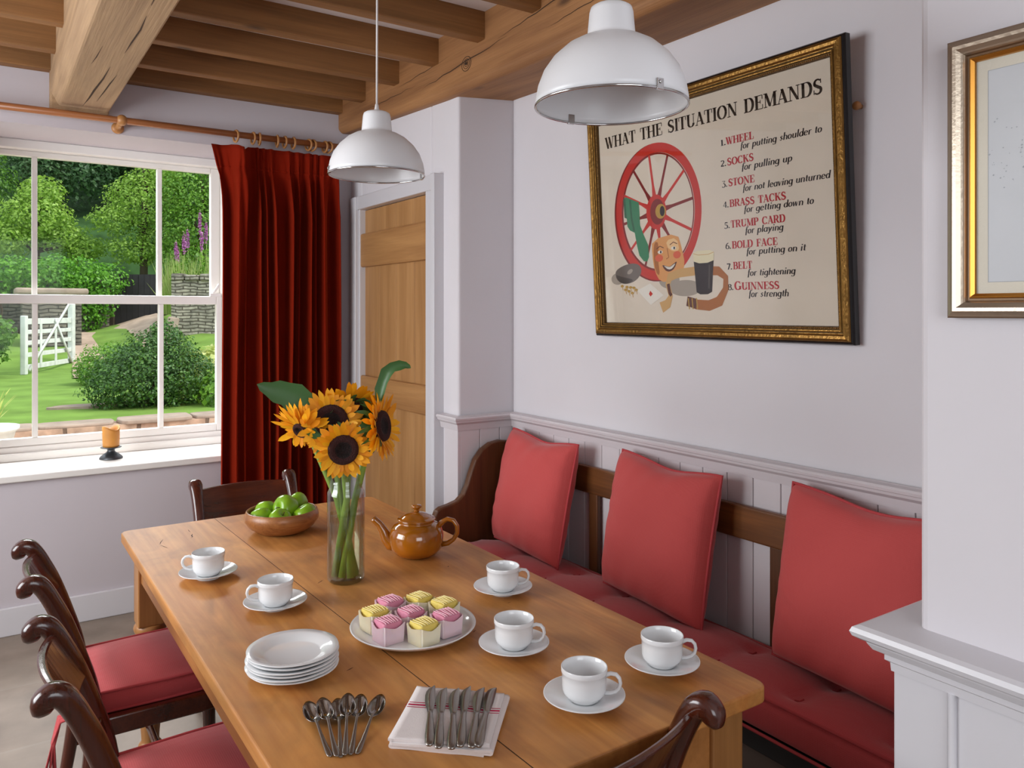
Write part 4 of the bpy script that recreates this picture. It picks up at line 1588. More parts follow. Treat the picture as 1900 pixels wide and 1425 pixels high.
# local x runs along the front edge (0.17), local y away from the camera (0.20)
th = 0.0042
path = []
hw = 0.086
lay = [(hw - 0.012, -hw + 0.006, 0.0022), (-hw + 0.006, hw, 0.0068), (hw, -hw + 0.010, 0.0114), (-hw + 0.002, hw - 0.004, 0.0160)]
for k, (xa, xb, z) in enumerate(lay):
    for i in range(15):
        q = i / 14
        path.append((xa + (xb - xa) * q, z + 0.0006 * math.sin(3.1 * q * PI + k)))
    if k < 3:
        z2 = lay[k + 1][2]
        s = 1 if xb > xa else -1
        for i in range(1, 6):
            a = PI * i / 6
            path.append((xb + s * 0.0030 * math.sin(a), z + (z2 - z) * (1 - math.cos(a)) / 2))
b = MB()
NY = 26
n = len(path)
rows = []
for j in range(NY + 1):
    v = j / NY
    y = -0.090 + 0.180 * v + 0.006 * math.sin(PI * 0.5) * 0
    ring = []
    off = []
    for i, (x, z) in enumerate(path):
        xp, zp = path[max(0, i - 1)]
        xn, zn = path[min(n - 1, i + 1)]
        d = Vector((xn - xp, zn - zp)).normalized()
        nx, nz = -d.y, d.x
        sk = 0.004 * math.sin(2.2 * v + i * 0.11)
        sag = 1 - 0.10 * (1 if v < 0.03 or v > 0.97 else 0)
        off.append((x, z, nx, nz, sk, sag))
    top = [(x + nx * th / 2 * sg + sk * 0.3, y + sk, (z + nz * th / 2 * sg)) for x, z, nx, nz, sk, sg in off]
    bot = [(x - nx * th / 2 * sg + sk * 0.3, y + sk, (z - nz * th / 2 * sg)) for x, z, nx, nz, sk, sg in reversed(off)]
    rows.append(top + bot)
base = len(b.v)
m = 2 * n
for r_ in rows:
    b.v += [Vector(p) for p in r_]
stripes = {16: 1, 14: 1, 18: 1}
for j in range(NY):
    for i in range(m):
        i2 = (i + 1) % m
        b.f.append([base + j * m + i, base + j * m + i2, base + (j + 1) * m + i2, base + (j + 1) * m + i])
        b.mi.append(0)
        b.sm.append(True)
for j, rev in ((0, True), (NY, False)):
    for i in range(n - 1):
        q = [base + j * m + i, base + j * m + i + 1, base + j * m + (m - 2 - i), base + j * m + (m - 1 - i)]
        b.f.append(q if rev else q[::-1])
        b.mi.append(0)
        b.sm.append(False)
b.build('cloth', M['linen'], tw)
b = MB()
for yc, wd in ((0.0155, 0.0022), (0.0235, 0.0048), (0.0315, 0.0022)):
    vs, fs = [], []
    for i in range(30):
        q = i / 29
        k = 3
        x = -0.0855 + 0.168 * q
        z = 0.0160 + th / 2 + 0.0006 * math.sin(3.1 * q * PI + 3) + 0.0004
        if q < 0.03:
            z -= 0.0015
        if q > 0.98:
            z -= 0.0
        yy = yc + 0.0015 * math.sin(q * 5)
        vs += [(x, yy - wd / 2, z), (x, yy + wd / 2, z)]
    for i in range(29):
        fs.append((2 * i, 2 * i + 2, 2 * i + 3, 2 * i + 1))
    b.add(vs, fs, 0, True)
o = b.build('stripe', M['linen_red'], tw)
o['label'] = 'crimson woven stripe'


def make_knife(label, loc, rot):
    t = thing('table_knife', label, 'knife', loc, 0, 'table knives on the tea towel')
    t.rotation_euler = rot
    b = MB()
    st_ = [(0.0, 0.002, 0.0016), (0.002, 0.0058, 0.0026), (0.010, 0.0078, 0.0034), (0.030, 0.0082, 0.0036), (0.060, 0.0068, 0.0034), (0.085, 0.0052, 0.0030), (0.100, 0.0048, 0.0024), (0.108, 0.0052, 0.0016)]
    b.tube([(0, y, 0.0038) for y, w, h in st_], [(w, h) for y, w, h in st_], 12, up=(1, 0, 0))
    b.build('handle', M['steel_satin'], t)
    b = MB()
    pr = [(0.104, -0.0046, 0.0046), (0.115, -0.0058, 0.0058), (0.128, -0.0082, 0.0074), (0.145, -0.0095, 0.0085), (0.165, -0.0092, 0.0088), (0.180, -0.0070, 0.0088), (0.190, -0.0030, 0.0088), (0.197, 0.0030, 0.0086), (0.2005, 0.0074, 0.0080)]
    rows = []
    for y, xa, xb in pr:
        rows.append([(xa, y, 0.0038), ((xa + xb) / 2, y, 0.0046), (xb, y, 0.0044), (xb, y, 0.0032), ((xa + xb) / 2, y, 0.0030)])
    b.loft(rows, 0, True, True)
    b.build('blade', M['steel_satin'], t)
    return t


kn = [('leftmost table knife of the six on the towel', (0.589, 1.107), (0.683, 1.280)), ('second table knife from the left on the towel', (0.597, 1.093), (0.701, 1.268)),
      ('third table knife from the left, touching the fourth', (0.613, 1.079), (0.720, 1.255)), ('fourth table knife from the left, crossing beside the third', (0.628, 1.077), (0.733, 1.236)),
      ('fifth table knife from the left on the towel', (0.641, 1.065), (0.758, 1.229)), ('rightmost table knife of the six on the towel', (0.650, 1.063), (0.772, 1.212))]
k0 = None
for i, (lb, hx, bx) in enumerate(kn):
    a = math.atan2(bx[1] - hx[1], bx[0] - hx[0]) - PI / 2
    loc = (hx[0], hx[1], TZ + 0.0182)
    rot = (0, R((0, 4, 0, -3, 6, 18)[i]), a)
    if k0 is None:
        k0 = make_knife(lb, loc, rot)
    else:
        dup(k0, loc, 0, lb, rot=rot)

# ================================================================== PENDANT LAMPS


def make_pendant(label, x, y, zrim):
    t = thing('pendant_lamp', label, 'lamp', (x, y, zrim), 0, None)
    out = [(0.1165, 0.0), (0.1160, 0.010), (0.1125, 0.030), (0.1040, 0.052), (0.0900, 0.072), (0.0700, 0.090), (0.0520, 0.100), (0.0400, 0.1035), (0.0375, 0.105), (0.0365, 0.110), (0.0335, 0.143), (0.0315, 0.150), (0.026, 0.1535), (0.0, 0.1535)]
    inn = [(0.0, 0.151), (0.024, 0.151), (0.0345, 0.110), (0.0385, 0.1015), (0.0510, 0.0980), (0.0685, 0.0880), (0.0882, 0.0702), (0.1020, 0.0508), (0.1103, 0.0295), (0.1140, 0.010), (0.1147, 0.0)]
    MB().lathe(inn[::-1][0:0] + out[::-1] + inn[::-1], 72).build('shade', M['enamel'], t)
    MB().tube([(0.1160 * math.cos(2 * PI * k / 72), 0.1160 * math.sin(2 * PI * k / 72), 0.0) for k in range(72)], 0.0021, 8, closed=True).build('rim', M['chrome'], t)
    for a in (R(-8), R(172)):
        b = MB()
        r1 = 0.1175
        b.box(r1 - 0.005, r1 + 0.0012, -0.006, 0.006, -0.003, 0.013)
        b.tube([(r1 + 0.0, 0, 0.008), (r1 + 0.0030, 0, 0.008)], 0.0030, 10)
        o = b.build('rim_clip', M['chrome'], t, bevel=0.0015)
        o.rotation_euler = (0, 0, a)
    MB().lathe([(0, 0.153), (0.0085, 0.153), (0.0085, 0.156), (0.0055, 0.162), (0.0040, 0.172), (0.0030, 0.174), (0, 0.174)], 20).build('cord_grip', M['cord'], t)
    MB().tube([(0, 0, 0.172), (0.0006, 0, 0.4), (0.0, 0, ZC - zrim - 0.018)], 0.0026, 8).build('cord', M['cord'], t)
    MB().lathe([(0, 0.16 - 0.16), (0.02, 0.0), (0.045, 0.008), (0.048, 0.018), (0, 0.018)], 28, 0, T(0, 0, ZC - zrim - 0.018)).build('ceiling_rose', M['cord'], t)
    b = MB()
    b.tube([(0, 0, 0.150), (0, 0, 0.105)], 0.017, 16)
    b.build('bulb_holder', M['cord'], t)
    MB().lathe([(0, 0.052), (0.012, 0.055), (0.024, 0.068), (0.026, 0.080), (0.020, 0.094), (0.013, 0.106), (0, 0.106)], 24).build('bulb', M['cord'], t)
    return t


l1 = make_pendant('far white pendant lamp over the window end of the table', 0.801, 1.778, 1.803)
l2 = dup(l1, (0.800, 0.914, 1.784), R(-88), 'near white pendant lamp overlapping the corner of the framed poster')

# ================================================================== CURTAIN AND POLE
cp = thing('curtain_pole', 'brown wooden curtain pole above the window', 'curtain pole', (0.45, 4.145, 2.380))
MB().tube([(-0.95, 0, 0), (1.185, 0, 0)], 0.0165, 20).build('pole', M['pole'], cp)
b = MB()
b.lathe([(0, -0.030), (0.012, -0.029), (0.014, -0.020), (0.022, -0.014), (0.028, 0.0), (0.026, 0.014), (0.018, 0.025), (0, 0.030)], 24, 0, T(1.205, 0, 0) @ RY(R(90)))
b.build('finial', M['ring_wood'], cp)
for bx in (0.105, -0.70):
    b = MB()
    b.lathe([(0, -0.026), (0.014, -0.024), (0.025, -0.010), (0.027, 0.0), (0.025, 0.010), (0.014, 0.024), (0, 0.026)], 24, 0, T(bx, 0, 0.0) @ RY(R(90)))
    b.tube([(bx - 0.004, 0.004, -0.006), (bx - 0.006, 0.050, -0.018), (bx - 0.006, 0.095, -0.020)], [0.016, 0.013, 0.016], 14)
    b.lathe([(0, 0), (0.028, 0), (0.028, 0.008), (0.020, 0.016), (0, 0.016)], 24, 0, T(bx - 0.006, 0.095, -0.020) @ RX(R(90)))
    b.build('bracket', M['ring_wood'], cp)

ring0 = None
rl = ['curtain ring standing apart at the left, over the turned-out curtain edge', 'second curtain ring from the left on the pole', 'third curtain ring from the left on the pole', 'fourth curtain ring from the left on the pole',
      'fifth curtain ring from the left on the pole', 'sixth curtain ring from the left on the pole', 'seventh curtain ring from the left on the pole', 'eighth curtain ring from the left on the pole', 'ninth curtain ring from the left on the pole', 'curtain ring nearest the pole end knob']
for k, rx in enumerate((1.085, 1.172, 1.205, 1.298, 1.338, 1.385, 1.468, 1.490, 1.560, 1.582)):
    tilt = rnd.uniform(-0.1, 0.45)
    if ring0 is None:
        b = MB()
        b.tube([(0, 0.0285 * math.cos(2 * PI * i / 28), 0.0285 * math.sin(2 * PI * i / 28)) for i in range(28)], 0.0058, 8, closed=True)
        b.tube([(0, 0, -0.030), (0, 0, -0.036)], 0.002, 6)
        o = b.build('curtain_ring', M['ring_wood'])
        ring0 = tag(o, rl[0], 'curtain ring', 'wooden curtain rings on the pole')
    else:
        o = ring0.copy()
        COL.objects.link(o)
        o['label'] = rl[k]
    o.location = (rx, 4.145, 2.371)
    o.rotation_euler = (0, 0, tilt)

cu = thing('curtain', 'rust-red velvet curtain drawn back beside the window', 'curtain', (1.32, 4.13, 0))
hz = 2.320


def drape(u, v):
    """u along the width (0 left edge), v down from the heading"""
    z = hz - v * (hz - 0.015)
    dn = max(0.0, hz - z)
    x_top = -0.335 + 0.655 * u
    x_bot = -0.312 + 0.617 * u
    k = min(1, dn / 0.25)
    x = x_top * (1 - k) + x_bot * k
    amp = 0.009 + 0.040 * min(1, max(0, dn - 0.09) / 0.25)
    s = 0
    ph = 2 * PI * (u * 11.5 + 0.22 * math.sin(u * 17) + 0.16 * math.sin(u * 29 + 2) + 0.05 * math.sin(v * 4 + u * 20))
    pinch = math.exp(-((dn - 0.115) / 0.03) ** 2)
    w = math.sin(ph) + 0.28 * math.sin(2 * ph + 1.0 + u * 8) + 0.15 * math.sin(ph * 0.5 + v * 2.2)
    amp *= 1 - 0.6 * math.exp(-((u - 0.10) / 0.10) ** 2)
    amp2 = amp * (0.75 + 0.5 * math.sin(u * 23 + 1) ** 2) * (1 - 0.45 * pinch)
    y = -amp2 * w
    x += 0.010 * math.cos(ph) * min(1, dn / 0.2) + 0.006 * math.sin(v * 5 + u * 12)
    # the leading edge turns out towards the room and flares at the heading
    e = math.exp(-(u / 0.10) ** 2)
    bw = 0.040 - 0.012 * min(1, dn)
    y += -0.105 * math.exp(-(abs(u - 0.145 + 0.02 * min(1, dn)) / bw) ** 2.6) * (0.55 + 0.45 * max(0.0, 1 - dn / 1.3)) * (1 - 0.25 * pinch)
    y += 0.03 * e
    x -= 0.020 * math.exp(-(u / 0.05) ** 2) * max(0.0, 1 - dn / 0.16)
    if 0.10 < u < 0.24:
        z -= 0.022 * math.sin(PI * (u - 0.10) / 0.14) * max(0.0, 1 - dn / 0.3)
    y -= 0.0
    # second band of gathers under the heading tape
    y += 0.004 * math.sin(ph * 3) * math.exp(-((dn - 0.10) / 0.05) ** 2)
    return (x, y, z)


MB().grid(drape, 260, 90).build('drape', M['velvet'], cu, solid=0.004)
b = MB()
b.grid(lambda u, v: (lambda p: (p[0], p[1] - 0.0045 - 0.002 * math.sin(PI * v), p[2]))(drape(u, (0.112 + 0.012 * (v - 0.5)) / (hz - 0.015))), 260, 4)
o = b.build('heading_seam', M['velvet'], cu)

# ================================================================== CANDLE ON THE SILL
SZ = 0.726
hd = thing('candle_holder', 'grey pewter candle holder on the window sill', 'candle holder', (0.545, 4.440, SZ))
MB().lathe([(0, 0.0), (0.054, 0.0), (0.055, 0.004), (0.050, 0.012), (0.038, 0.022), (0.022, 0.032), (0.017, 0.040), (0.019, 0.048), (0.030, 0.053), (0.047, 0.055), (0.049, 0.058), (0.046, 0.060), (0, 0.060)], 40).build('stand', M['pewter'], hd)
cd = thing('pillar_candle', 'short burnt amber pillar candle in the pewter holder', 'candle', (0.545, 4.440, SZ + 0.060))


def wave_c(a, r):
    return 1.0


b = MB()
n = 40
rows = []
for q in range(9):
    z = 0.092 * q / 8
    rows.append([((0.038 + 0.003 * q / 8) * math.cos(2 * PI * j / n), (0.038 + 0.003 * q / 8) * math.sin(2 * PI * j / n), z + (0.010 * (0.4 + math.cos(2 * (2 * PI * j / n) - 1.0)) * (q / 8) ** 3)) for j in range(n)])
for rr_, dz in ((0.036, 0.0), (0.030, -0.016), (0.018, -0.024), (0.004, -0.026)):
    rows.append([(rr_ * math.cos(2 * PI * j / n), rr_ * math.sin(2 * PI * j / n), 0.092 + dz + (0.010 * (0.4 + math.cos(2 * (2 * PI * j / n) - 1.0)) * max(0, rr_ / 0.036) ** 3)) for j in range(n)])
b.loft(rows, 0, True, True)
b.build('wax', M['candle'], cd)
MB().tube([(0, 0, 0.064), (0.001, 0, 0.074), (0.003, 0.001, 0.080)], 0.0012, 6).build('wick', M['wick'], cd)

# ================================================================== LETTERING (pen strokes, thick downstrokes and hairlines)


def arc(cx, cy, rx, ry, a0, a1, n=12):
    return [(cx + rx * math.cos(R(a0 + (a1 - a0) * i / n)), cy + ry * math.sin(R(a0 + (a1 - a0) * i / n))) for i in range(n + 1)]


LO, HI = 0.03, 0.97


def sf(x, y, w=0.36):
    return ('t', [(x - w / 2, y), (x + w / 2, y)])


def stm(x, a=1, b=1, w=0.36):
    s = [('T', [(x, 0.0), (x, 1.0)])]
    if a:
        s.append(sf(x, LO, w))
    if b:
        s.append(sf(x, HI, w))
    return s


UP = {
    'A': (0.80, [('t', [(0.10, 0), (0.38, 1)]), ('T', [(0.37, 1), (0.66, 0)]), ('t', [(0.2, 0.32), (0.54, 0.32)]), sf(0.10, LO, 0.24), sf(0.67, LO, 0.34)]),
    'B': (0.76, stm(0.18) + [('t', [(0.05, HI), (0.40, HI)]), ('v', arc(0.40, 0.745, 0.19, 0.225, 90, -90)), ('t', [(0.18, 0.52), (0.42, 0.52)]), ('v', arc(0.42, 0.275, 0.22, 0.245, 90, -90)), ('t', [(0.05, LO), (0.42, LO)])]),
    'C': (0.80, [('v', arc(0.43, 0.5, 0.32, 0.47, 48, 318, 20)), ('t', [(0.70, 0.66), (0.70, 0.96)])]),
    'D': (0.84, stm(0.18) + [('t', [(0.05, HI), (0.42, HI)]), ('v', arc(0.42, 0.5, 0.30, 0.47, 90, -90)), ('t', [(0.05, LO), (0.42, LO)])]),
    'E': (0.72, stm(0.18) + [('t', [(0.05, HI), (0.62, HI)]), ('t', [(0.62, HI), (0.62, 0.70)]), ('t', [(0.18, 0.52), (0.46, 0.52)]), ('t', [(0.46, 0.40), (0.46, 0.64)]), ('t', [(0.05, LO), (0.64, LO)]), ('t', [(0.64, LO), (0.64, 0.32)])]),
    'F': (0.68, stm(0.18) + [('t', [(0.05, HI), (0.62, HI)]), ('t', [(0.62, HI), (0.62, 0.70)]), ('t', [(0.18, 0.50), (0.46, 0.50)]), ('t', [(0.46, 0.38), (0.46, 0.62)])]),
    'G': (0.88, [('v', arc(0.43, 0.5, 0.32, 0.47, 48, 330, 20)), ('t', [(0.70, 0.66), (0.70, 0.96)]), ('T', [(0.70, 0.06), (0.70, 0.42)]), sf(0.70, 0.42, 0.32)]),
    'H': (0.90, stm(0.18) + stm(0.70) + [('t', [(0.18, 0.5), (0.70, 0.5)])]),
    'I': (0.40, stm(0.20)),
    'K': (0.84, stm(0.18) + [('t', [(0.68, 1), (0.24, 0.42)]), ('T', [(0.38, 0.60), (0.70, 0)]), sf(0.70, LO, 0.3), sf(0.66, HI, 0.28)]),
    'L': (0.68, stm(0.18) + [('t', [(0.05, LO), (0.62, LO)]), ('t', [(0.62, LO), (0.62, 0.36)])]),
    'M': (1.02, [('t', [(0.14, 0), (0.14, 1)]), ('T', [(0.17, 1), (0.48, 0.06)]), ('t', [(0.48, 0.03), (0.80, 1)]), ('T', [(0.84, 0), (0.84, 1)]), sf(0.14, LO, 0.26), sf(0.84, LO), sf(0.10, HI, 0.22), sf(0.88, HI, 0.28)]),
    'N': (0.90, [('t', [(0.16, 0), (0.16, 1)]), ('T', [(0.18, 1), (0.70, 0.02)]), ('t', [(0.72, 0), (0.72, 1)]), sf(0.16, LO, 0.28), sf(0.10, HI, 0.22), sf(0.72, HI, 0.28)]),
    'O': (0.86, [('v', arc(0.43, 0.5, 0.33, 0.47, 0, 360, 28))]),
    'P': (0.72, stm(0.18) + [('t', [(0.05, HI), (0.40, HI)]), ('v', arc(0.40, 0.72, 0.22, 0.25, 90, -90)), ('t', [(0.18, 0.47), (0.42, 0.47)])]),
    'R': (0.82, stm(0.18) + [('t', [(0.05, HI), (0.40, HI)]), ('v', arc(0.40, 0.73, 0.21, 0.24, 90, -90)), ('t', [(0.18, 0.49), (0.42, 0.49)]), ('T', [(0.44, 0.48), (0.68, 0.02)]), sf(0.74, LO, 0.16)]),
    'S': (0.68, [('s', arc(0.34, 0.735, 0.21, 0.235, 35, 225, 10)[:-1] + [(0.24, 0.57), (0.42, 0.45)] + arc(0.33, 0.265, 0.23, 0.235, 40, -145, 10)), ('t', [(0.55, 0.70), (0.55, 0.98)]), ('t', [(0.09, 0.02), (0.09, 0.32)])]),
    'T': (0.74, [('T', [(0.37, 0), (0.37, 1)]), ('t', [(0.04, HI), (0.70, HI)]), ('t', [(0.045, HI), (0.045, 0.68)]), ('t', [(0.695, HI), (0.695, 0.68)]), sf(0.37, LO)]),
    'U': (0.86, [('T', [(0.20, 1), (0.20, 0.30)]), ('v', arc(0.44, 0.30, 0.24, 0.27, 180, 360)), ('t', [(0.68, 0.30), (0.68, 1)]), sf(0.20, HI), sf(0.68, HI, 0.26)]),
    'W': (1.08, [('T', [(0.12, 1), (0.36, 0)]), ('t', [(0.38, 0), (0.56, 0.95)]), ('T', [(0.50, 1), (0.74, 0)]), ('t', [(0.76, 0), (0.96, 1)]), sf(0.12, HI, 0.3), sf(0.50, HI, 0.2), sf(0.96, HI, 0.24)]),
    '1': (0.40, [('T', [(0.2, 0), (0.2, 0.92)]), sf(0.2, LO, 0.3), ('t', [(0.08, 0.82), (0.2, 0.92)])]),
    '2': (0.60, [('v', arc(0.28, 0.70, 0.20, 0.24, 160, -30)), ('v', [(0.45, 0.58), (0.08, 0.05)]), ('T', [(0.06, 0.07), (0.52, 0.07)])]),
    '3': (0.58, [('t', [(0.08, 0.93), (0.5, 0.93)]), ('t', [(0.5, 0.93), (0.24, 0.58)]), ('v', arc(0.26, 0.26, 0.22, 0.30, 100, -150))]),
    '4': (0.64, [('t', [(0.42, 0.95), (0.04, 0.28)]), ('t', [(0.04, 0.28), (0.60, 0.28)]), ('T', [(0.42, 0), (0.42, 0.95)])]),
    '5': (0.58, [('T', [(0.14, 0.90), (0.50, 0.90)]), ('t', [(0.12, 0.92), (0.12, 0.55)]), ('v', arc(0.25, 0.27, 0.23, 0.29, 120, -150))]),
    '6': (0.60, [('v', arc(0.30, 0.28, 0.21, 0.26, 0, 360, 18)), ('v', [(0.09, 0.3), (0.13, 0.6), (0.28, 0.85), (0.46, 0.95)])]),
    '7': (0.54, [('T', [(0.05, 0.90), (0.50, 0.90)]), ('v', [(0.48, 0.90), (0.22, 0.0)])]),
    '8': (0.58, [('v', arc(0.29, 0.72, 0.17, 0.21, 0, 360, 16)), ('v', arc(0.29, 0.27, 0.21, 0.25, 0, 360, 16))]),
    '.': (0.30, [('T', [(0.10, 0.0), (0.10, 0.17)])]),
    ' ': (0.50, []),
}
XH = 0.60
bowl = ('v', arc(0.27, 0.30, 0.19, 0.28, 0, 360, 18))
LOW = {
    'a': (0.58, [bowl, ('T', [(0.47, 0), (0.47, XH)])]), 'd': (0.58, [bowl, ('T', [(0.47, 0), (0.47, 1.0)]), ('t', [(0.36, 0.97), (0.5, 0.97)])]),
    'e': (0.54, [('v', arc(0.27, 0.30, 0.19, 0.28, 8, 325, 16)), ('t', [(0.08, 0.30), (0.46, 0.34)])]),
    'f': (0.38, [('T', [(0.20, -0.22), (0.20, 0.78)]), ('v', arc(0.33, 0.78, 0.13, 0.18, 180, 40)), ('t', [(0.06, 0.57), (0.38, 0.57)])]),
    'g': (0.58, [bowl, ('T', [(0.47, XH), (0.47, -0.10)]), ('v', arc(0.28, -0.10, 0.19, 0.19, 0, -150))]),
    'h': (0.60, [('T', [(0.13, 0), (0.13, 1.0)]), ('v', arc(0.30, 0.38, 0.18, 0.20, 170, 0)), ('T', [(0.48, 0.40), (0.48, 0)])]),
    'i': (0.30, [('T', [(0.15, 0), (0.15, XH)]), ('T', [(0.17, 0.76), (0.17, 0.90)])]), 'l': (0.30, [('T', [(0.15, 0), (0.15, 1.0)])]),
    'n': (0.60, [('T', [(0.13, 0), (0.13, XH)]), ('v', arc(0.30, 0.38, 0.18, 0.20, 170, 0)), ('T', [(0.48, 0.40), (0.48, 0)])]),
    'o': (0.54, [bowl]), 'p': (0.58, [('T', [(0.13, -0.34), (0.13, XH)]), ('v', arc(0.31, 0.30, 0.19, 0.28, 0, 360, 18))]),
    'r': (0.42, [('T', [(0.13, 0), (0.13, XH)]), ('v', arc(0.29, 0.40, 0.15, 0.18, 170, 50))]),
    's': (0.46, [('s', [(0.38, 0.50), (0.24, 0.58), (0.12, 0.46), (0.24, 0.32), (0.36, 0.18), (0.22, 0.03), (0.06, 0.12)])]),
    't': (0.36, [('T', [(0.18, 0.06), (0.18, 0.82)]), ('t', [(0.05, 0.57), (0.36, 0.57)]), ('t', [(0.18, 0.04), (0.34, 0.06)])]),
    'u': (0.60, [('T', [(0.13, XH), (0.13, 0.20)]), ('v', arc(0.30, 0.20, 0.17, 0.18, 180, 360)), ('T', [(0.47, XH), (0.47, 0)])]),
    'v': (0.52, [('T', [(0.08, XH), (0.24, 0)]), ('t', [(0.24, 0), (0.46, XH)])]),
    'w': (0.76, [('T', [(0.08, XH), (0.20, 0)]), ('t', [(0.20, 0), (0.38, XH)]), ('T', [(0.36, XH), (0.50, 0)]), ('t', [(0.50, 0), (0.70, XH)])]),
    'y': (0.56, [('T', [(0.10, XH), (0.26, 0.02)]), ('v', [(0.48, XH), (0.26, 0.02), (0.12, -0.26), (0.02, -0.28)])]), ' ': (0.36, []),
}


def pen(mb, pts, kind, thick, thin, fn, mt):
    n = len(pts)
    L, Rr = [], []
    for i, p in enumerate(pts):
        a, c = pts[max(0, i - 1)], pts[min(n - 1, i + 1)]
        dx, dy = c[0] - a[0], c[1] - a[1]
        l = math.hypot(dx, dy) or 1
        dx, dy = dx / l, dy / l
        if kind == 'T':
            w = thick
        elif kind == 't':
            w = thin
        elif kind == 's':
            w = thin + (thick - thin) * (0.25 + 0.75 * math.sin(PI * i / (n - 1)) ** 2)
        else:
            w = thin + (thick - thin) * abs(dy) ** 1.3
        # slanted strokes get flat ends: widen across x
        if kind == 'T' and abs(dy) > 0.5:
            L.append((p[0] - w / 2, p[1]))
            Rr.append((p[0] + w / 2, p[1]))
        else:
            L.append((p[0] + dy * -w / 2, p[1] + dx * w / 2))
            Rr.append((p[0] + dy * w / 2, p[1] - dx * w / 2))
    vs = [fn(q) for q in L] + [fn(q) for q in Rr]
    fs = [(i, i + 1, n + i + 1, n + i) for i in range(n - 1)]
    mb.add(vs, fs, mt)


def write(mb, text, u0, v0, cap, width, mt, lower=False, w=0.0, thick=0.19, thin=0.055, slant=0.0, big_first=0, pre=None):
    G = LOW if lower else UP
    total = 0
    for i, c in enumerate(text):
        total += G[c][0] * (big_first if (big_first and i == 0) else 1)
    sx = width / total
    x = 0.0
    for i, c in enumerate(text):
        adv, st_ = G[c]
        k = big_first if (big_first and i == 0) else 1
        for kind, pts in st_:
            pen(mb, pts, kind, thick, thin, lambda q, x=x, k=k: (u0 + (x + q[0] * k) * sx + slant * q[1] * k * cap, v0 + q[1] * k * cap, 0.0004 + 0.00002 * (i % 3)), mt)
        x += adv * k


# ================================================================== FRAMED POSTER
# hangs on the poster wall, tipped forward at the top; local x = left to right, y = up, z = out of the wall
PW, PH = 1.108, 0.862
po = thing('framed_poster', 'large gilt and black framed poster listing eight things beside a red wheel', 'framed poster', (0, 0, 0))
upv = Vector((-0.048, 0, 0.8605)).normalized()
outv = Vector((-upv.z, 0, upv.x))
po.matrix_world = Matrix(((0, upv.x, outv.x, 2.022), (-1, 0, 0, 2.385), (0, upv.z, outv.z, 1.376), (0, 0, 0, 1)))


def frame_strip(mb, W, H, prof, mts):
    """mitred frame: profile of (inset, height) round the rectangle W x H"""
    rows = []
    for ins, hh in prof:
        rows.append([(ins, ins, hh), (W - ins, ins, hh), (W - ins, H - ins, hh), (ins, H - ins, hh)])
    for k in range(len(rows) - 1):
        mb.loft([rows[k], rows[k + 1]], mts[k], False, False)


b = MB()
prof = [(0.0, -0.010), (0.0, 0.010), (0.004, 0.016), (0.008, 0.018)]
frame_strip(b, PW, PH, prof, [0, 0, 0])
b.build('outer_moulding', M['black_frame'], po, bevel=0.001)
b = MB()
frame_strip(b, PW, PH, [(0.008, 0.016), (0.011, 0.0235), (0.018, 0.0265), (0.026, 0.0250), (0.031, 0.0195), (0.033, 0.0190)], [0] * 5)
frame_strip(b, PW, PH, [(0.036, 0.0170), (0.039, 0.0190), (0.042, 0.0185), (0.0430, 0.0140)], [0] * 3)
b.build('gilt_moulding', M['gold'], po)
b = MB()
frame_strip(b, PW, PH, [(0.033, 0.0190), (0.0335, 0.0150), (0.036, 0.0150), (0.036, 0.0172)], [0] * 3)
frame_strip(b, PW, PH, [(0.0430, 0.0145), (0.0435, 0.0120), (0.050, 0.0105), (0.0515, 0.006), (0.0525, 0.0)], [0] * 4)
b.build('dark_gilt_moulding', M['gold_dark'], po)
# little beads along the inner edge
bd = MB()
nx, ny = 150, 110
for (x0, y0, x1, y1, n) in ((0.047, 0.047, PW - 0.047, 0.047, nx), (0.047, PH - 0.047, PW - 0.047, PH - 0.047, nx), (0.047, 0.047, 0.047, PH - 0.047, ny), (PW - 0.047, 0.047, PW - 0.047, PH - 0.047, ny)):
    for k in range(n):
        q = (k + 0.5) / n
        cx, cy = x0 + (x1 - x0) * q, y0 + (y1 - y0) * q
        r = 0.0024
        bd.add([(cx - r, cy - r, 0.011), (cx + r, cy - r, 0.011), (cx + r, cy + r, 0.011), (cx - r, cy + r, 0.011), (cx, cy, 0.0142)], [(0, 1, 4), (1, 2, 4), (2, 3, 4), (3, 0, 4)])
bd.build('beading', M['gold'], po)
b = MB().box(0.004, PW - 0.004, 0.004, PH - 0.004, -0.010, -0.0008)
b.add([(0.05, 0.05, 0), (PW - 0.05, 0.05, 0), (PW - 0.05, PH - 0.05, 0), (0.05, PH - 0.05, 0)], [(0, 1, 2, 3)])
b.build('poster_sheet', M['paper'], po)
b = MB()
write(b, 'WHAT THE SITUATION DEMANDS', 0.086, 0.7155, 0.0435, 0.940, 0, thick=0.20, thin=0.06)
b.build('heading_lettering', M['ink'], po)
items = [('1.', 'WHEEL', 'for putting shoulder to', 0.781, 1.018), ('2.', 'SOCKS', 'for pulling up', 0.778, 0.916), ('3.', 'STONE', 'for not leaving unturned', 0.779, 1.040), ('4.', 'BRASS TACKS', 'for getting down to', 0.891, 0.984),
         ('5.', 'TRUMP CARD', 'for playing', 0.886, 0.877), ('6.', 'BOLD FACE', 'for putting on it', 0.856, 0.952), ('7.', 'BELT', 'for tightening', 0.757, 0.914), ('8.', 'GUINNESS', 'for strength', 0.856, 0.888)]
br, bk = MB(), MB()
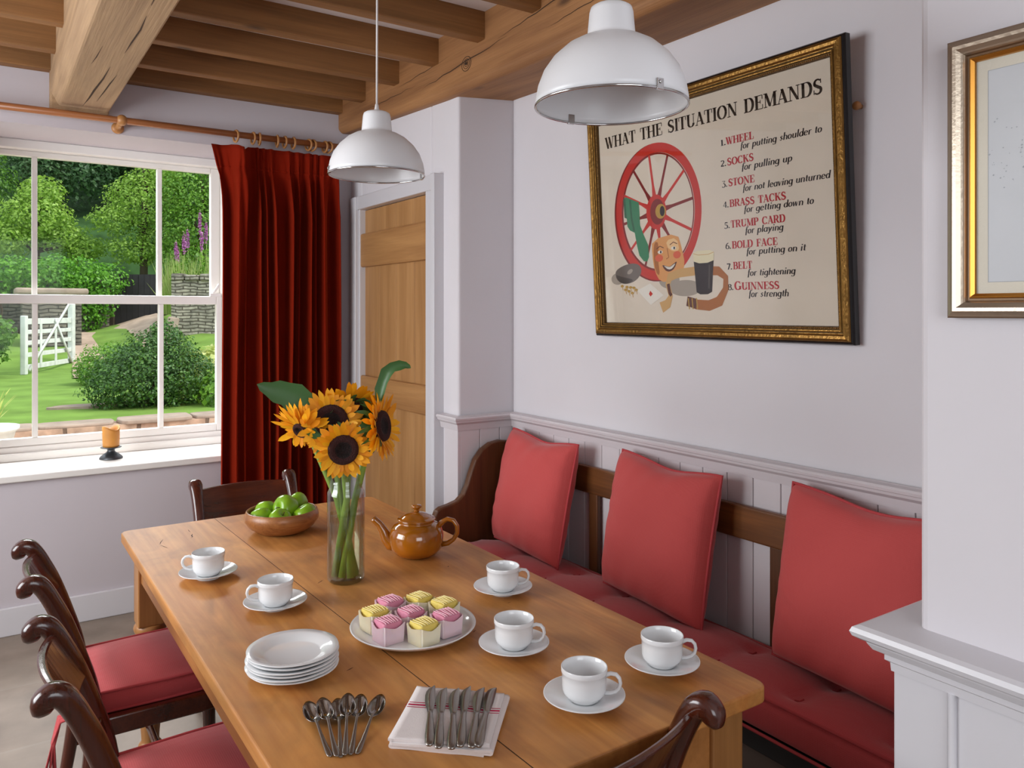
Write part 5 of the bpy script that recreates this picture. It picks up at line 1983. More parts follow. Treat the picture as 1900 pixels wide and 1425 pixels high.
for k, (nu, hd_, sub, ur, ub) in enumerate(items):
    v = 0.631 - 0.0668 * k
    u0 = 0.671 + 0.0018 * k
    write(bk, nu, u0 - 0.027 + (0.004 if k == 0 else 0), v, 0.0205, 0.0255, 0, thick=0.17, thin=0.07)
    write(br, hd_, u0, v, 0.0235, ur - u0, 0, thick=0.23, thin=0.075, big_first=1.18 if k == 7 else 0)
    write(bk, sub, 0.726 + 0.0016 * k, v - 0.0235, 0.0222, ub - 0.726 - 0.0016 * k, 0, lower=True, thick=0.165, thin=0.06, slant=0.20)
br.build('red_lettering', M['ink_red'], po)
bk.build('black_lettering', M['ink'], po)

# the picture printed on the sheet: a spoked wheel, a sock, a stone, a mask, a belt, a dark glass, tacks and a card
AM = ['art_red', 'art_red_dark', 'art_green', 'art_green_dark', 'art_grey', 'art_grey_dark', 'art_skin', 'art_skin_light', 'art_blush', 'art_tan', 'art_tan_light', 'art_brown', 'art_black', 'art_cream', 'art_brass', 'art_white', 'art_shade']
AI = {n: i for i, n in enumerate(AM)}
ar = MB()
lay_n = [0]


def zl():
    lay_n[0] += 1
    return 0.00025 + 0.000012 * lay_n[0]


def blob(pts, m, smooth_n=0):
    z = zl()
    P = pts
    for _ in range(smooth_n):
        Q = []
        for i in range(len(P)):
            a, c = P[i], P[(i + 1) % len(P)]
            Q += [(a[0] * 0.75 + c[0] * 0.25, a[1] * 0.75 + c[1] * 0.25), (a[0] * 0.25 + c[0] * 0.75, a[1] * 0.25 + c[1] * 0.75)]
        P = Q
    cx, cy = sum(p[0] for p in P) / len(P), sum(p[1] for p in P) / len(P)
    n = len(P)
    ar.add([(cx, cy, z)] + [(p[0], p[1], z) for p in P], [(0, 1 + i, 1 + (i + 1) % n) for i in range(n)], AI[m])


def band(pts, w, m):
    z = zl()
    n = len(pts)
    vs, fs = [], []
    for i, p in enumerate(pts):
        a, c = pts[max(0, i - 1)], pts[min(n - 1, i + 1)]
        dx, dy = c[0] - a[0], c[1] - a[1]
        l = math.hypot(dx, dy) or 1
        ww = w[i] if isinstance(w, (list, tuple)) else w
        vs += [(p[0] - dy / l * ww / 2, p[1] + dx / l * ww / 2, z), (p[0] + dy / l * ww / 2, p[1] - dx / l * ww / 2, z)]
    for i in range(n - 1):
        fs.append((2 * i, 2 * i + 1, 2 * i + 3, 2 * i + 2))
    ar.add(vs, fs, AI[m])


def ring_e(cx, cy, ax, ay, bx, by, m, n=64):
    z = zl()
    vs, fs = [], []
    for i in range(n):
        t = 2 * PI * i / n
        vs += [(cx + ax * math.cos(t), cy + ay * math.sin(t), z), (cx + bx * math.cos(t) + 0.002, cy + by * math.sin(t), z)]
    for i in range(n):
        j = (i + 1) % n
        fs.append((2 * i, 2 * i + 1, 2 * j + 1, 2 * j))
    ar.add(vs, fs, AI[m])


def ell(cx, cy, rx, ry, m, rot=0.0, n=28):
    blob([(cx + rx * math.cos(2 * PI * i / n) * math.cos(rot) - ry * math.sin(2 * PI * i / n) * math.sin(rot), cy + rx * math.cos(2 * PI * i / n) * math.sin(rot) + ry * math.sin(2 * PI * i / n) * math.cos(rot)) for i in range(n)], m)


wx, wy = 0.345, 0.450
ell(0.125, 0.218, 0.035, 0.022, 'art_shade')
ell(0.395, 0.205, 0.05, 0.03, 'art_shade')
ell(0.47, 0.175, 0.075, 0.028, 'art_shade')
ring_e(wx - 0.006, wy - 0.002, 0.216, 0.246, 0.19, 0.22, 'art_red_dark')
ring_e(wx, wy, 0.213, 0.244, 0.181, 0.210, 'art_red')
ring_e(wx, wy, 0.181, 0.210, 0.174, 0.203, 'art_red_dark')
for k in range(12):
    a = R(8 + 30 * k)
    p0 = (wx + 0.03 * math.cos(a), wy + 0.04 * math.sin(a))
    p1 = (wx + 0.178 * math.cos(a), wy + 0.207 * math.sin(a))
    band([p0, ((p0[0] * 2 + p1[0]) / 3, (p0[1] * 2 + p1[1]) / 3), p1], [0.024, 0.011, 0.010], 'art_red' if k % 2 else 'art_red_dark')
ell(wx, wy, 0.050, 0.062, 'art_red')
ell(wx + 0.006, wy, 0.036, 0.046, 'art_red_dark')
ell(wx + 0.022, wy, 0.026, 0.026, 'art_brass')
ell(wx + 0.030, wy, 0.012, 0.018, 'art_black')
blob([(0.176, 0.515), (0.192, 0.52), (0.192, 0.44), (0.178, 0.446)], 'art_green_dark')
blob([(0.186, 0.522), (0.258, 0.494), (0.260, 0.455), (0.260, 0.410), (0.278, 0.372), (0.298, 0.335), (0.300, 0.292), (0.290, 0.276), (0.272, 0.278), (0.250, 0.300), (0.240, 0.335), (0.230, 0.385), (0.205, 0.396), (0.192, 0.412), (0.190, 0.450)], 'art_green')
band([(0.212, 0.508), (0.216, 0.44), (0.228, 0.39)], 0.010, 'art_green_dark')
blob([(0.110, 0.243), (0.140, 0.262), (0.202, 0.275), (0.248, 0.268), (0.262, 0.240), (0.228, 0.207), (0.168, 0.195), (0.126, 0.209)], 'art_grey', 2)
blob([(0.112, 0.236), (0.150, 0.225), (0.225, 0.212), (0.168, 0.195), (0.126, 0.209)], 'art_grey_dark', 2)
ell(0.196, 0.243, 0.016, 0.008, 'art_shade', 0.4)
# mask
blob([(0.318, 0.352), (0.443, 0.368), (0.463, 0.31), (0.474, 0.258), (0.455, 0.222), (0.406, 0.200), (0.352, 0.200), (0.326, 0.238), (0.316, 0.30)], 'art_skin', 1)
blob([(0.330, 0.345), (0.352, 0.34), (0.345, 0.28), (0.352, 0.22), (0.330, 0.236), (0.322, 0.30)], 'art_tan', 1)
blob([(0.385, 0.345), (0.44, 0.352), (0.452, 0.30), (0.40, 0.31)], 'art_skin_light', 1)
ell(0.350, 0.285, 0.020, 0.013, 'art_blush')
ell(0.438, 0.292, 0.018, 0.013, 'art_blush')
for ex, ey in ((0.357, 0.306), (0.423, 0.316)):
    ell(ex, ey, 0.012, 0.006, 'art_white')
    ell(ex + 0.003, ey, 0.004, 0.005, 'art_black')
    band([(ex - 0.018, ey + 0.012), (ex, ey + 0.021), (ex + 0.018, ey + 0.014)], 0.003, 'art_brown')
band([(0.392, 0.318), (0.398, 0.285), (0.386, 0.280)], 0.004, 'art_tan')
blob([(0.362, 0.262), (0.385, 0.252), (0.412, 0.252), (0.440, 0.274), (0.424, 0.244), (0.398, 0.233), (0.376, 0.241)], 'art_brown', 1)
blob([(0.370, 0.258), (0.388, 0.250), (0.410, 0.250), (0.432, 0.266), (0.416, 0.246), (0.394, 0.241)], 'art_white', 1)
# belt
band([(0.352, 0.108), (0.385, 0.122), (0.400, 0.150), (0.388, 0.190), (0.400, 0.217), (0.450, 0.228), (0.520, 0.232)], [0.040, 0.034, 0.020, 0.022, 0.030, 0.030, 0.030], 'art_tan_light')
band([(0.390, 0.192), (0.396, 0.160), (0.404, 0.150)], 0.014, 'art_brown')
band([(0.560, 0.231), (0.620, 0.228), (0.650, 0.205), (0.648, 0.168), (0.620, 0.128), (0.575, 0.114), (0.520, 0.118), (0.476, 0.130)], [0.030, 0.030, 0.022, 0.024, 0.036, 0.036, 0.034, 0.030], 'art_tan')
band([(0.476, 0.130), (0.520, 0.120)], 0.034, 'art_brown')
for ux in (0.483, 0.500, 0.520):
    band([(ux, 0.140), (ux + 0.003, 0.102)], 0.0045, 'art_brass')
# dark glass with a pale head
blob([(0.514, 0.268), (0.602, 0.268), (0.590, 0.160), (0.572, 0.152), (0.538, 0.152), (0.522, 0.160)], 'art_black')
blob([(0.512, 0.292), (0.532, 0.299), (0.585, 0.299), (0.604, 0.292), (0.602, 0.264), (0.575, 0.257), (0.538, 0.257), (0.514, 0.264)], 'art_cream')
band([(0.513, 0.291), (0.535, 0.285), (0.580, 0.285), (0.603, 0.291)], 0.002, 'art_tan_light')
band([(0.583, 0.250), (0.577, 0.170)], 0.006, 'art_grey_dark')
# tacks and a card
for tx, ty in ((0.150, 0.190), (0.168, 0.176), (0.186, 0.170), (0.204, 0.163), (0.214, 0.182), (0.176, 0.186), (0.226, 0.174), (0.196, 0.184)):
    ell(tx, ty, 0.0085, 0.005, 'art_brass')
    band([(tx, ty), (tx + 0.004, ty - 0.016)], 0.003, 'art_tan_light')
blob([(0.232, 0.172), (0.300, 0.118), (0.366, 0.152), (0.300, 0.196)], 'art_white')
blob([(0.292, 0.158), (0.300, 0.148), (0.312, 0.158), (0.300, 0.170)], 'art_red')
ar.build('illustration', [M[n] for n in AM], po, recalc=False)
MB().box(0.050, PW - 0.050, 0.050, PH - 0.050, 0.0030, 0.0048).build('glazing', M['picture_glass'], po)

# ================================================================== SMALL FRAMED PRINT on the chimney breast
pr_ = thing('framed_print', 'pale print in a champagne and gilt frame on the chimney breast', 'framed print', (0, 0, 0))
FW, FH = 0.52, 0.412
pr_.matrix_world = Matrix(((0, 0, -1, XC - 0.001), (-1, 0, 0, 0.614), (0, 1, 0, 1.4605), (0, 0, 0, 1)))
b = MB()
frame_strip(b, FW, FH, [(0.0, 0.0), (0.0, 0.016), (0.002, 0.018)], [0] * 2)
frame_strip(b, FW, FH, [(0.024, 0.0125), (0.0255, 0.009), (0.0285, 0.0095)], [0] * 2)
b.build('frame_edge', M['champagne_side'], pr_)
b = MB()
frame_strip(b, FW, FH, [(0.002, 0.018), (0.005, 0.0195), (0.010, 0.0225), (0.015, 0.0225), (0.020, 0.0175), (0.0222, 0.0160), (0.024, 0.0125)], [0] * 6)
b.build('frame', M['champagne'], pr_)
b = MB()
frame_strip(b, FW, FH, [(0.0285, 0.0095), (0.030, 0.012), (0.0315, 0.0125), (0.0355, 0.0085), (0.036, 0.004)], [0] * 4)
b.build('gilt_slip', M['gilt'], pr_)
b = MB()
b.box(0.004, FW - 0.004, 0.004, FH - 0.004, 0.0, 0.004)
mt_ = b.build('mount', M['mount'], pr_)
b = MB()
frame_strip(b, FW - 0.104, FH - 0.104, [(0.0, 0.0043), (0.0008, 0.0043)], [0])
o = b.build('mount_line', M['print_marks'], pr_)
o.location = (0.052, 0.052, 0)
MB().box(0.0528, FW - 0.0528, 0.0528, FH - 0.0528, 0.0038, 0.0042).build('print_sheet', M['print'], pr_)
b = MB()
for k in range(34):
    cx, cy = 0.054 + rnd.random() ** 1.5 * 0.06, 0.215 + rnd.gauss(0, 0.012) + (0.01 if k % 3 else -0.01)
    if k > 26:
        cx, cy = 0.07 + rnd.uniform(-0.012, 0.03), 0.25 + rnd.uniform(-0.02, 0.06)
    s = rnd.uniform(0.0005, 0.0018)
    b.add([(cx - s, cy, 0.0044), (cx, cy - s * 0.7, 0.0044), (cx + s, cy + s * 0.2, 0.0044), (cx, cy + s, 0.0044)], [(0, 1, 2, 3)])
b.build('pencil_marks', M['print_marks'], pr_)

# peg on the wall beside the poster
pg = MB()
pg.lathe([(0, 0), (0.007, 0), (0.007, 0.010), (0.011, 0.014), (0.0125, 0.022), (0.009, 0.029), (0, 0.031)], 20, 0, T(XW, 1.279, 2.043) @ RY(R(-90)))
o = pg.build('wall_peg', M['ring_wood'])
tag(o, 'small round wooden peg in the wall beside the top right of the poster', 'peg')

# ================================================================== THE GARDEN
M['lawn'] = mat('lawn_grass', '#6f8c40', 0.9, spec=0.1, bump=0.6, bscale=60, var=0.22, vscale=2.2)
M['hill'] = mat('hill_undergrowth', '#3a5630', 0.95, spec=0.05, bump=0.8, bscale=3, var=0.5, vscale=1.5)
M['path'] = mat('earth_path', '#b09a88', 0.95, spec=0.1, bump=0.5, bscale=12, var=0.2, vscale=3)
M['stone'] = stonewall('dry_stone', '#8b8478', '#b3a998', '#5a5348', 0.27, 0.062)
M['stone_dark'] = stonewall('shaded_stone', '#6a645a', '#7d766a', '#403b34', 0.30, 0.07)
M['terrace'] = stonewall('terrace_stone', '#96735f', '#b59a84', '#6d5849', 0.55, 0.20, 1.5)
M['cap'] = mat('cap_stone', '#9c897a', 0.9, bump=0.6, bscale=9, var=0.2, vscale=6)
M['gate_paint'] = mat('weathered_white_paint', '#cfd2cc', 0.7, var=0.12, vscale=9)
M['tar'] = mat('tarred_board', '#2b2729', 0.7, var=0.3, vscale=8)
M['lf_dark'] = leafmat('leaf_dark', '#3a5c34', '#5a7f4c', 0.4)
M['lf_mid'] = leafmat('leaf_mid', '#4a7526', '#6f9a3a', 0.4)
M['lf_light'] = leafmat('leaf_light', '#7fa637', '#a9c95a', 0.45)
M['lf_box'] = leafmat('leaf_box', '#2f5522', '#57802f', 0.3)
M['lf_fresh'] = leafmat('leaf_fresh', '#5b8a2a', '#86b040', 0.4)
M['lf_ivy'] = leafmat('leaf_ivy', '#4e8a1c', '#7cb534', 0.4)
M['lf_yellow'] = leafmat('leaf_yellow', '#9db248', '#d6d68a', 0.4)
M['lf_grass'] = leafmat('grass_blade', '#8fae4a', '#b9c27a', 0.4)
M['pink'] = leafmat('pink_floret', '#a8549a', '#c98bbd', 0.3)
M['bark'] = mat('bark', '#4a3d30', 0.95, bump=0.6, bscale=20)


def ground_z(x, y):
    z = 0.40
    if y > 17:
        z += 0.55 * min(1, (y - 17) / 4.0)
    if x > 2.4 and y > 11:
        z += 0.45 * min(1, (x - 2.4) / 1.2) * min(1, (y - 11) / 4.0)
    if y > 24:
        z += (y - 24) * 0.55
    return z


def leaves(b, n, blobs, size, rr, shell=0.45, zmin=None, flat=0.5):
    """n leaf blades spread over a set of ellipsoids (x, y, z, rx, ry, rz)"""
    wts = [q[3] * q[5] for q in blobs]
    for _ in range(n):
        q = rr.choices(blobs, wts)[0]
        while True:
            d = Vector((rr.gauss(0, 1), rr.gauss(0, 1), rr.gauss(0, 1)))
            if d.length > 0.01:
                d.normalize()
                break
        k = shell + (1 - shell) * rr.random() ** 0.6
        k *= 1 + 0.13 * math.sin(d.x * 7 + q[0] * 3) * math.sin(d.z * 8 + q[2] * 2) + 0.06 * math.sin(d.y * 13 + d.z * 11)
        p = Vector((q[0] + d.x * q[3] * k, q[1] + d.y * q[4] * k, q[2] + d.z * q[5] * k))
        if zmin is not None and p.z < zmin:
            p.z = zmin + rr.random() * 0.05
        nrm = (d + Vector((rr.gauss(0, 0.6), rr.gauss(0, 0.6), rr.gauss(0, 0.6) + flat))).normalized()
        t = nrm.cross(Vector((rr.gauss(0, 1), rr.gauss(0, 1), rr.gauss(0, 1)))).normalized()
        s = nrm.cross(t)
        L = size * rr.uniform(0.6, 1.4)
        w = L * 0.33
        b.add([p - t * L / 2, p + s * w + nrm * L * 0.06, p + t * L / 2, p - s * w + nrm * L * 0.06], [(0, 1, 2, 3)])


def tree(name, label, x, y, h, crowns, n, size, m, seed, cat='tree', group=None, trunk=0.12):
    """crowns: ellipsoids relative to the foot"""
    z0 = ground_z(x, y) - 0.05
    t = thing(name, label, cat, (x, y, z0), 0, group)
    rr = random.Random(seed)
    b = MB()
    top = max(c[2] for c in crowns)
    b.tube([(0, 0, 0), (0.03, 0.02, top * 0.5), (0, 0, top)], [trunk, trunk * 0.7, trunk * 0.25], 8)
    for c in crowns[1:]:
        b.tube([(0, 0, top * 0.45), (c[0] * 0.5, c[1] * 0.5, (top * 0.45 + c[2]) / 2 + 0.1), (c[0], c[1], c[2])], [trunk * 0.5, trunk * 0.3, trunk * 0.12], 6)
    b.build('trunk', M['bark'], t)
    b = MB()
    leaves(b, n, crowns, size, rr)
    b.build('crown', M[m], t, recalc=False)
    return t


# ground: lawn in front, path and hill behind
def strip(name, x0, x1, y0, y1, nx, ny, m, dz=0.0, wob=0.0, zf=None):
    rr = random.Random(name)
    b = MB()
    b.grid(lambda u, v: (x0 + (x1 - x0) * u, y0 + (y1 - y0) * v, (zf or ground_z)(x0 + (x1 - x0) * u, y0 + (y1 - y0) * v) + dz + wob * rr.uniform(-1, 1)), nx, ny)
    o = b.build(name, m)
    return struct(o)


strip('garden_ground', -14, 22, 8.45, 26, 37, 20, M['lawn'])
strip('hill', -40, 60, 24, 95, 30, 24, M['hill'], 0.0, 0.3)
strip('terrace_ground', -5, 9, 4.8, 8.5, 6, 4, M['path'], 0, 0, lambda x, y: 0.02)
b = MB()
b.grid(lambda u, v: (1.55 + 1.5 * v + (u - 0.5) * (0.7 + 1.6 * v), 14.2 + 8.5 * v, ground_z(1.55 + 1.5 * v + (u - 0.5) * (0.7 + 1.6 * v), 14.2 + 8.5 * v) + 0.025), 10, 16)
struct(b.build('garden_path', M['path']))
b = MB()
rr = random.Random(4)
n = 22
pts = [(1.05 + 0.42 * math.cos(2 * PI * i / n) * rr.uniform(0.8, 1.2), 9.95 + 0.16 * math.sin(2 * PI * i / n) * rr.uniform(0.8, 1.2)) for i in range(n)]
b.prism(pts, 0.38, 0.425)
tag(b.build('stone_slab', M['cap']), 'flat pale stone sunk in the lawn beside the dark bush', 'stone')

# low retaining wall in front of the lawn
rw = thing('garden_wall', 'low red-brown stone wall edging the lawn just outside the window', 'wall', (1.0, 8.35, 0))
MB().box(-5.0, 7.0, -0.15, 0.16, 0, 0.405).build('stonework', M['terrace'], rw)
rr = random.Random(12)
b = MB()
x = -5.0
while x < 7.0:
    w = rr.uniform(0.35, 0.75)
    h = rr.uniform(0.018, 0.034)
    d0, d1 = rr.uniform(-0.20, -0.15), rr.uniform(0.17, 0.24)
    n = 12
    pts = []
    for i in range(n):
        a = 2 * PI * i / n
        ca, sa = math.cos(a), math.sin(a)
        ca = math.copysign(abs(ca) ** 0.4, ca)
        sa = math.copysign(abs(sa) ** 0.4, sa)
        pts.append((x + w / 2 + ca * w / 2 * rr.uniform(0.93, 1.02), (d0 + d1) / 2 + sa * (d1 - d0) / 2 * rr.uniform(0.88, 1.05)))
    b.prism(pts, 0.400, 0.410 + h)
    x += w * 0.985
b.build('coping', M['cap'], rw, bevel=0.012)

# white field gate, standing open
ga = thing('garden_gate', 'weathered white five-barred gate standing open on the lawn', 'gate', (0.60, 15.63, ground_z(0.6, 15.6)), math.atan2(1.95, 0.87))
GL = 2.13
MB().box(-0.055, 0.055, -0.045, 0.045, 0.0, 1.00).build('gate_post', M['gate_paint'], ga, bevel=0.015)
MB().box(GL - 0.08, GL + 0.06, -0.05, 0.05, 0.0, 1.22).build('gate_post', M['gate_paint'], ga, bevel=0.015)
b = MB()
for z, hh in ((0.12, 0.085), (0.33, 0.075), (0.535, 0.075), (0.72, 0.07), (0.90, 0.10)):
    b.box(0.055, GL - 0.08, -0.020, 0.012, z - hh / 2, z + hh / 2)
b.build('rail', M['gate_paint'], ga, bevel=0.004)
b = MB()
for x in (0.62, 1.28):
    b.box(x - 0.04, x + 0.04, -0.034, -0.018, 0.08, 0.94)
b.build('upright', M['gate_paint'], ga, bevel=0.004)
for (x0, z0, x1, z1) in ((0.10, 0.06, GL - 0.25, 1.22), (1.22, 0.92, GL - 0.12, 0.08)):
    d = Vector((x1 - x0, 0, z1 - z0))
    b = MB()
    b.tube([(x0, -0.045, z0), (x1, -0.045, z1)], (0.042, 0.014), 4, up=(0, 1, 0) if False else None)
    b.build('brace', M['gate_paint'], ga)

# tarred boarded doors in the far wall
dg = thing('boarded_gate', 'black tarred double gate in the far stone wall', 'gate', (2.83, 22.2, 0.93), math.atan2(-0.64, 0.97))
GW = 1.16
for s in (0, 1):
    b = MB()
    for k in range(4):
        xa = s * (GW / 2 + 0.008) + k * GW / 8
        b.box(xa + 0.002, xa + GW / 8 - 0.004, -0.02, 0.02, 0.04, 1.48)
    for z in (0.25, 0.8, 1.30):
        b.box(s * (GW / 2 + 0.008), s * (GW / 2 + 0.008) + GW / 2 - 0.01, 0.02, 0.05, z, z + 0.12)
    b.build('leaf', M['tar'], dg)
b = MB()
b.box(-0.16, -0.02, -0.06, 0.06, 0, 1.45)
b.box(GW + 0.03, GW + 0.15, -0.06, 0.06, 0, 1.42)
b.build('gate_frame', M['bark'], dg, bevel=0.01)


def stone_run(label, p0, p1, z0, z1, m, seed, th=0.4):
    L = math.hypot(p1[0] - p0[0], p1[1] - p0[1])
    t = thing('stone_wall', label, 'wall', (p0[0], p0[1], z0), math.atan2(p1[1] - p0[1], p1[0] - p0[0]))
    MB().box(0, L, 0, th, 0, z1 - z0).build('stonework', m, t)
    rr = random.Random(seed)
    b = MB()
    x = 0.0
    while x < L - 0.1:
        w = rr.uniform(0.25, 0.5)
        h = rr.uniform(0.08, 0.16)
        b.box(x, min(L, x + w) - 0.015, -0.05 + rr.uniform(-0.03, 0.03), th + 0.03, z1 - z0 - 0.01, z1 - z0 + h)
        x += w
    b.build('coping', m, t, bevel=0.03)
    return t


stone_run('rough stone wall right of the black gate, under the grassy bank', (3.42, 18.3), (6.6, 16.9), 0.75, 2.15, M['stone'], 1)
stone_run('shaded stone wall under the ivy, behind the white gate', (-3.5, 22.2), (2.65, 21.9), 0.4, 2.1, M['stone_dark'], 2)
MB().box(-0.62, 0.62, -0.3, 0.3, 0.0, 0.02)
sp_ = thing('stone_pillar', 'stone pier with a flat cap behind the white gate, below the ivy', 'pillar', (1.25, 19.6, ground_z(1.25, 19.6) - 0.03))
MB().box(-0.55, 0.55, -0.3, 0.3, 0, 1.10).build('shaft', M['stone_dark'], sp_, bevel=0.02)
MB().box(-0.68, 0.68, -0.38, 0.38, 1.10, 1.24).build('cap', M['cap'], sp_, bevel=0.05, seg=3)
ls = MB().box(-0.10, 0.13, -0.04, 0.04, 0, 0.62).build('leaning_stone', M['cap'], bevel=0.03, loc=(3.20, 17.6, ground_z(3.2, 17.6) - 0.03), rot=(R(-12), R(10), R(-20)))
tag(ls, 'pale stone slab leaning against the end of the right stone wall', 'stone')

# ivy hedge over the shaded wall
iv = thing('ivy_hedge', 'bright green ivy heaped over the far wall left of the black gate', 'hedge', (0, 21.5, 1.0))
b = MB()
bl = []
rr = random.Random(21)
for k in range(22):
    q = k / 21
    x = -3.3 + 5.9 * q
    bl.append((x, 0.35 - 0.1 * q + rr.uniform(-0.1, 0.1), 1.25 + rr.uniform(-0.10, 0.12), 0.55, 0.55, 0.42 + rr.uniform(0, 0.08)))
for x, z in ((2.1, 0.75), (2.4, 0.6), (1.7, 0.95), (2.45, 1.0), (2.2, 0.35)):
    bl.append((x, 0.05, z, 0.38, 0.25, 0.42))
leaves(b, 14000, bl, 0.085, rr, 0.6)
b.build('foliage', M['lf_ivy'], iv, recalc=False)
b = MB()
for k in range(6):
    x = 0.3 + 0.4 * k
    b.tube([(x, 0.15, -0.3), (x + 0.1, 0.1, 0.5), (x - 0.05, 0.2, 1.2)], 0.025, 6)
b.build('stem', M['bark'], iv)

# shrubs


def shrub(name, label, x, y, blobs, n, size, m, seed, stems=7, zmin=0.0):
    z0 = ground_z(x, y) - 0.02
    t = thing(name, label, 'shrub', (x, y, z0))
    rr = random.Random(seed)
    b = MB()
    for k in range(stems):
        q = rr.choice(blobs)
        b.tube([(rr.uniform(-0.1, 0.1), rr.uniform(-0.1, 0.1), 0), (q[0] * 0.5, q[1] * 0.5, q[2] * 0.5), (q[0], q[1], q[2] + q[5] * 0.5)], [0.02, 0.014, 0.006], 5)
    b.build('stem', M['bark'], t)
    b = MB()
    leaves(b, n, blobs, size, rr, 0.55, zmin)
    b.build('foliage', M[m], t, recalc=False)
    return t


shrub('box_bush', 'big dark green clipped box bush in the middle of the garden', 1.60, 9.75,
      [(0, 0, 0.36, 0.62, 0.55, 0.42), (0.08, 0.05, 0.58, 0.46, 0.42, 0.34), (-0.30, 0.0, 0.28, 0.42, 0.42, 0.30), (0.36, 0.0, 0.32, 0.40, 0.42, 0.34), (0.16, 0.05, 0.80, 0.20, 0.20, 0.20)], 15000, 0.036, 'lf_box', 31)
shrub('rounded_bush', 'lighter green rounded bush behind the left of the dark box bush', 1.53, 13.0, [(0, 0, 0.30, 0.45, 0.45, 0.34), (0.30, 0.2, 0.28, 0.35, 0.4, 0.30), (-0.12, 0, 0.22, 0.32, 0.4, 0.24)], 6000, 0.038, 'lf_fresh', 32)
shrub('variegated_bush', 'yellow and cream leaved bush at the right edge of the window', 2.40, 10.6, [(0, 0, 0.36, 0.34, 0.4, 0.28), (0.35, 0.3, 0.42, 0.35, 0.35, 0.3)], 1500, 0.085, 'lf_yellow', 33)
shrub('loose_bush', 'mid green leafy plant below the yellow bush, above the low wall', 2.38, 9.35, [(0, 0, 0.18, 0.40, 0.35, 0.26), (0.30, 0.1, 0.22, 0.35, 0.3, 0.28)], 1700, 0.07, 'lf_fresh', 34)
shrub('fruit_bush', 'leafy shrub with reddish tips at the far left of the window', 0.05, 15.2, [(0, 0, 0.75, 0.42, 0.4, 0.35), (0.0, 0, 0.45, 0.35, 0.35, 0.30)], 1500, 0.08, 'lf_mid', 35)

# grasses and willowherb on the bank beyond the right wall
gr = thing('bank_grass', 'tall pale grasses growing on the bank above the right stone wall', 'grass', (4.3, 19.4, 1.4))
gr['kind'] = 'stuff'
b = MB()
rr = random.Random(41)
for k in range(1700):
    x, y = rr.uniform(-0.75, 1.6), rr.uniform(-0.7, 0.8)
    h = rr.uniform(0.6, 1.5)
    l = Vector((rr.gauss(0, 0.16), rr.gauss(0, 0.16), 0))
    w = rr.uniform(0.008, 0.016)
    b.add([(x - w, y, 0), (x + w, y, 0), (x + w * 0.7 + l.x * 0.4, y + l.y * 0.4, h * 0.6), (x - w * 0.7 + l.x * 0.4, y + l.y * 0.4, h * 0.6), (x + l.x, y + l.y, h)], [(0, 1, 2, 3), (3, 2, 4)])
b.build('blades', M['lf_grass'], gr, recalc=False)
wl = ['leftmost pink willowherb spike on the bank', 'short pink willowherb spike beside the leftmost one', 'bushy pink willowherb spike, brightest on the bank', 'tall thin pink willowherb spike in the middle of the bank', 'tallest pink willowherb spike, up against the window frame', 'pink willowherb spike below the tallest one', 'rightmost pink willowherb spike on the bank']
for k, (dx, dy, h) in enumerate(((-0.50, -0.2, 1.75), (-0.40, 0.1, 1.62), (-0.31, -0.1, 1.95), (-0.17, 0.2, 2.10), (0.06, 0.0, 2.50), (0.02, -0.35, 2.00), (0.22, 0.1, 2.30))):
    t = thing('willowherb', wl[k], 'flower', (4.15 + dx, 19.2 + dy, 1.35), 0, 'pink willowherb on the bank')
    rr = random.Random(50 + k)
    MB().tube([(0, 0, 0), (0.02, 0, h * 0.5), (0.0, 0.01, h)], [0.012, 0.010, 0.004], 5).build('stem', M['stem'], t)
    b = MB()
    leaves(b, 130, [(0, 0, h * 0.86, 0.038, 0.038, h * 0.13)], 0.050, rr, 0.3)
    b.build('florets', M['pink'], t, recalc=False)
    b = MB()
    leaves(b, 120, [(0, 0, h * 0.36, 0.10, 0.10, h * 0.32)], 0.11, rr, 0.4)
    b.build('leaves', M['lf_fresh'], t, recalc=False)

# trees beyond the walls
tree('young_tree', 'pale yellow-green young tree over the ivy at the left of the window', 1.25, 25.6, 4, [(0, 0, 2.3, 1.0, 1.0, 0.7), (-0.6, 0, 1.7, 0.8, 0.8, 0.5), (0.6, 0.1, 1.8, 0.8, 0.8, 0.5), (0.15, 0, 3.0, 0.6, 0.6, 0.5), (1.2, 0, 1.5, 0.6, 0.6, 0.4)], 9000, 0.095, 'lf_light', 61)
tree('ash_tree', 'light green ash tree right of centre, above the black gate', 3.95, 25.2, 4, [(0, 0, 2.7, 1.1, 1.0, 0.9), (0.5, 0.1, 3.6, 0.7, 0.8, 0.7), (-0.8, 0, 2.1, 0.7, 0.7, 0.45), (0.6, 0, 1.6, 0.9, 0.7, 0.7), (-0.2, 0, 1.3, 0.9, 0.7, 0.5), (0.2, 0, 4.3, 0.5, 0.5, 0.5)], 12000, 0.085, 'lf_light', 62)
tree('hazel_tree', 'bright green bushy tree behind the pink willowherb', 5.4, 24.4, 4, [(0, 0, 2.4, 1.3, 1.0, 1.0), (-0.5, 0, 3.3, 0.9, 0.8, 0.8), (0.8, 0, 3.2, 0.9, 0.8, 0.8), (0.2, 0, 4.2, 0.8, 0.7, 0.7), (-0.6, 0, 1.5, 0.7, 0.7, 0.6)], 11000, 0.085, 'lf_fresh', 63)
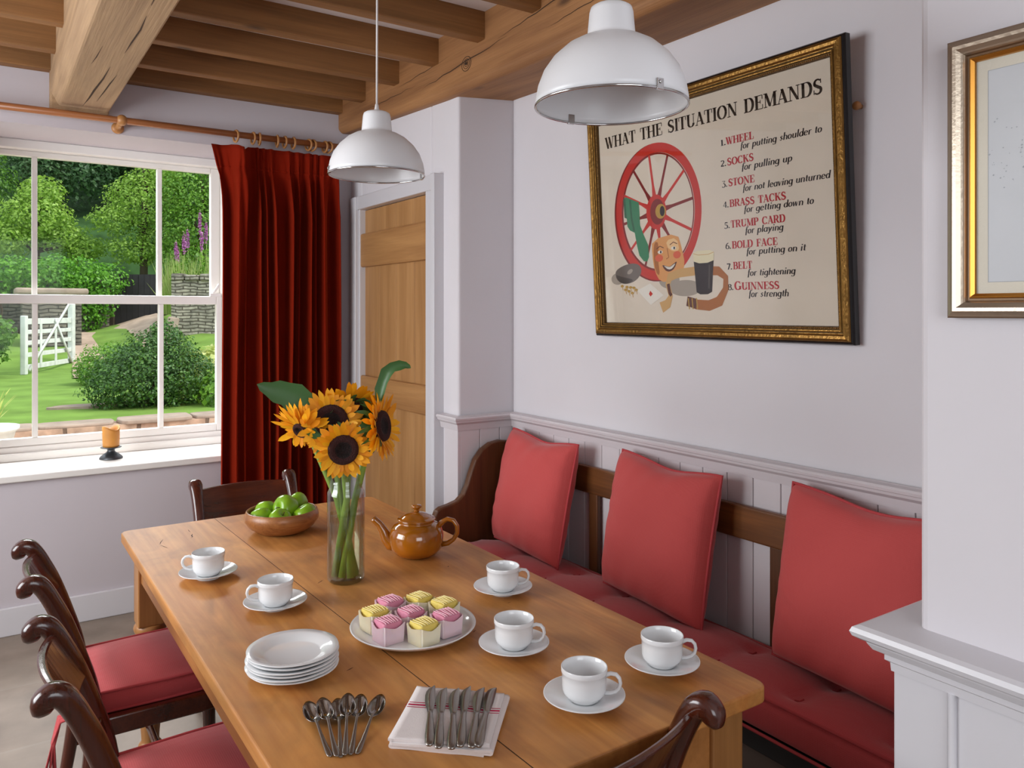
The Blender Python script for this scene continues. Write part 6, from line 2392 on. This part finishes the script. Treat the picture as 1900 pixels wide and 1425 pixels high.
tree('birch_tree', 'mid green feathery tree at the far left behind the pale one', -0.6, 28.0, 5, [(0, 0, 3.2, 1.3, 1.0, 1.2), (0.6, 0, 2.2, 1.0, 0.9, 0.7), (-0.4, 0, 4.6, 1.0, 0.9, 0.9), (0.5, 0, 3.9, 0.8, 0.8, 0.7)], 8000, 0.10, 'lf_mid', 64)
dk = [('dark tree on the hill left of centre, behind the left glazing bar', 2.2, 31.0), ('dark tree on the hill between the two light green trees', 4.2, 32.0), ('dark tree on the hill above the black gate, right of the glazing bar', 6.0, 30.0)]
first = None
for k, (lb, x, y) in enumerate(dk):
    if first is None:
        first = tree('wood_tree', lb, x, y, 6, [(0, 0, 3.0, 1.9, 1.8, 1.6), (1.0, 0.2, 4.4, 1.4, 1.4, 1.2), (-1.1, 0, 4.2, 1.4, 1.4, 1.3), (0, 0, 5.6, 1.3, 1.3, 1.1), (0.6, -0.4, 1.6, 1.5, 1.3, 1.2), (-0.8, -0.5, 1.4, 1.4, 1.2, 1.2)], 14000, 0.14, 'lf_dark', 71, group='dark trees on the hill')
    else:
        q = dup(first, (x, y, ground_z(x, y) - 0.05), k * 1.3, lb)
        q.scale = (1.1, 1.1, 0.9 + 0.12 * (k % 3))

# planter at the left edge, on the terrace
pt = thing('garden_urn', 'white-rimmed stone urn with a spiky yellow plant at the left edge of the window', 'planter', (0.03, 7.10, 0.02))
MB().lathe([(0, 0), (0.16, 0), (0.16, 0.05), (0.09, 0.08), (0.07, 0.30), (0.10, 0.36), (0.17, 0.46), (0.19, 0.54), (0.215, 0.56), (0.215, 0.585), (0.17, 0.585), (0.15, 0.54), (0, 0.53)], 32).build('urn', M['gate_paint'], pt)
b = MB()
rr = random.Random(81)
for k in range(40):
    a = rr.uniform(0, 2 * PI)
    r_, h = rr.uniform(0.05, 0.16), rr.uniform(0.15, 0.34)
    p = Vector((0.04 * math.cos(a), 0.04 * math.sin(a), 0.53))
    leaf_blade(b, [p, p + Vector((r_ * 0.4 * math.cos(a), r_ * 0.4 * math.sin(a), h * 0.6)), p + Vector((r_ * math.cos(a), r_ * math.sin(a), h))], 0.014, (math.cos(a) * 0.5, math.sin(a) * 0.5, 0.8), 0.2, 5)
b.build('foliage', M['lf_yellow'], pt)
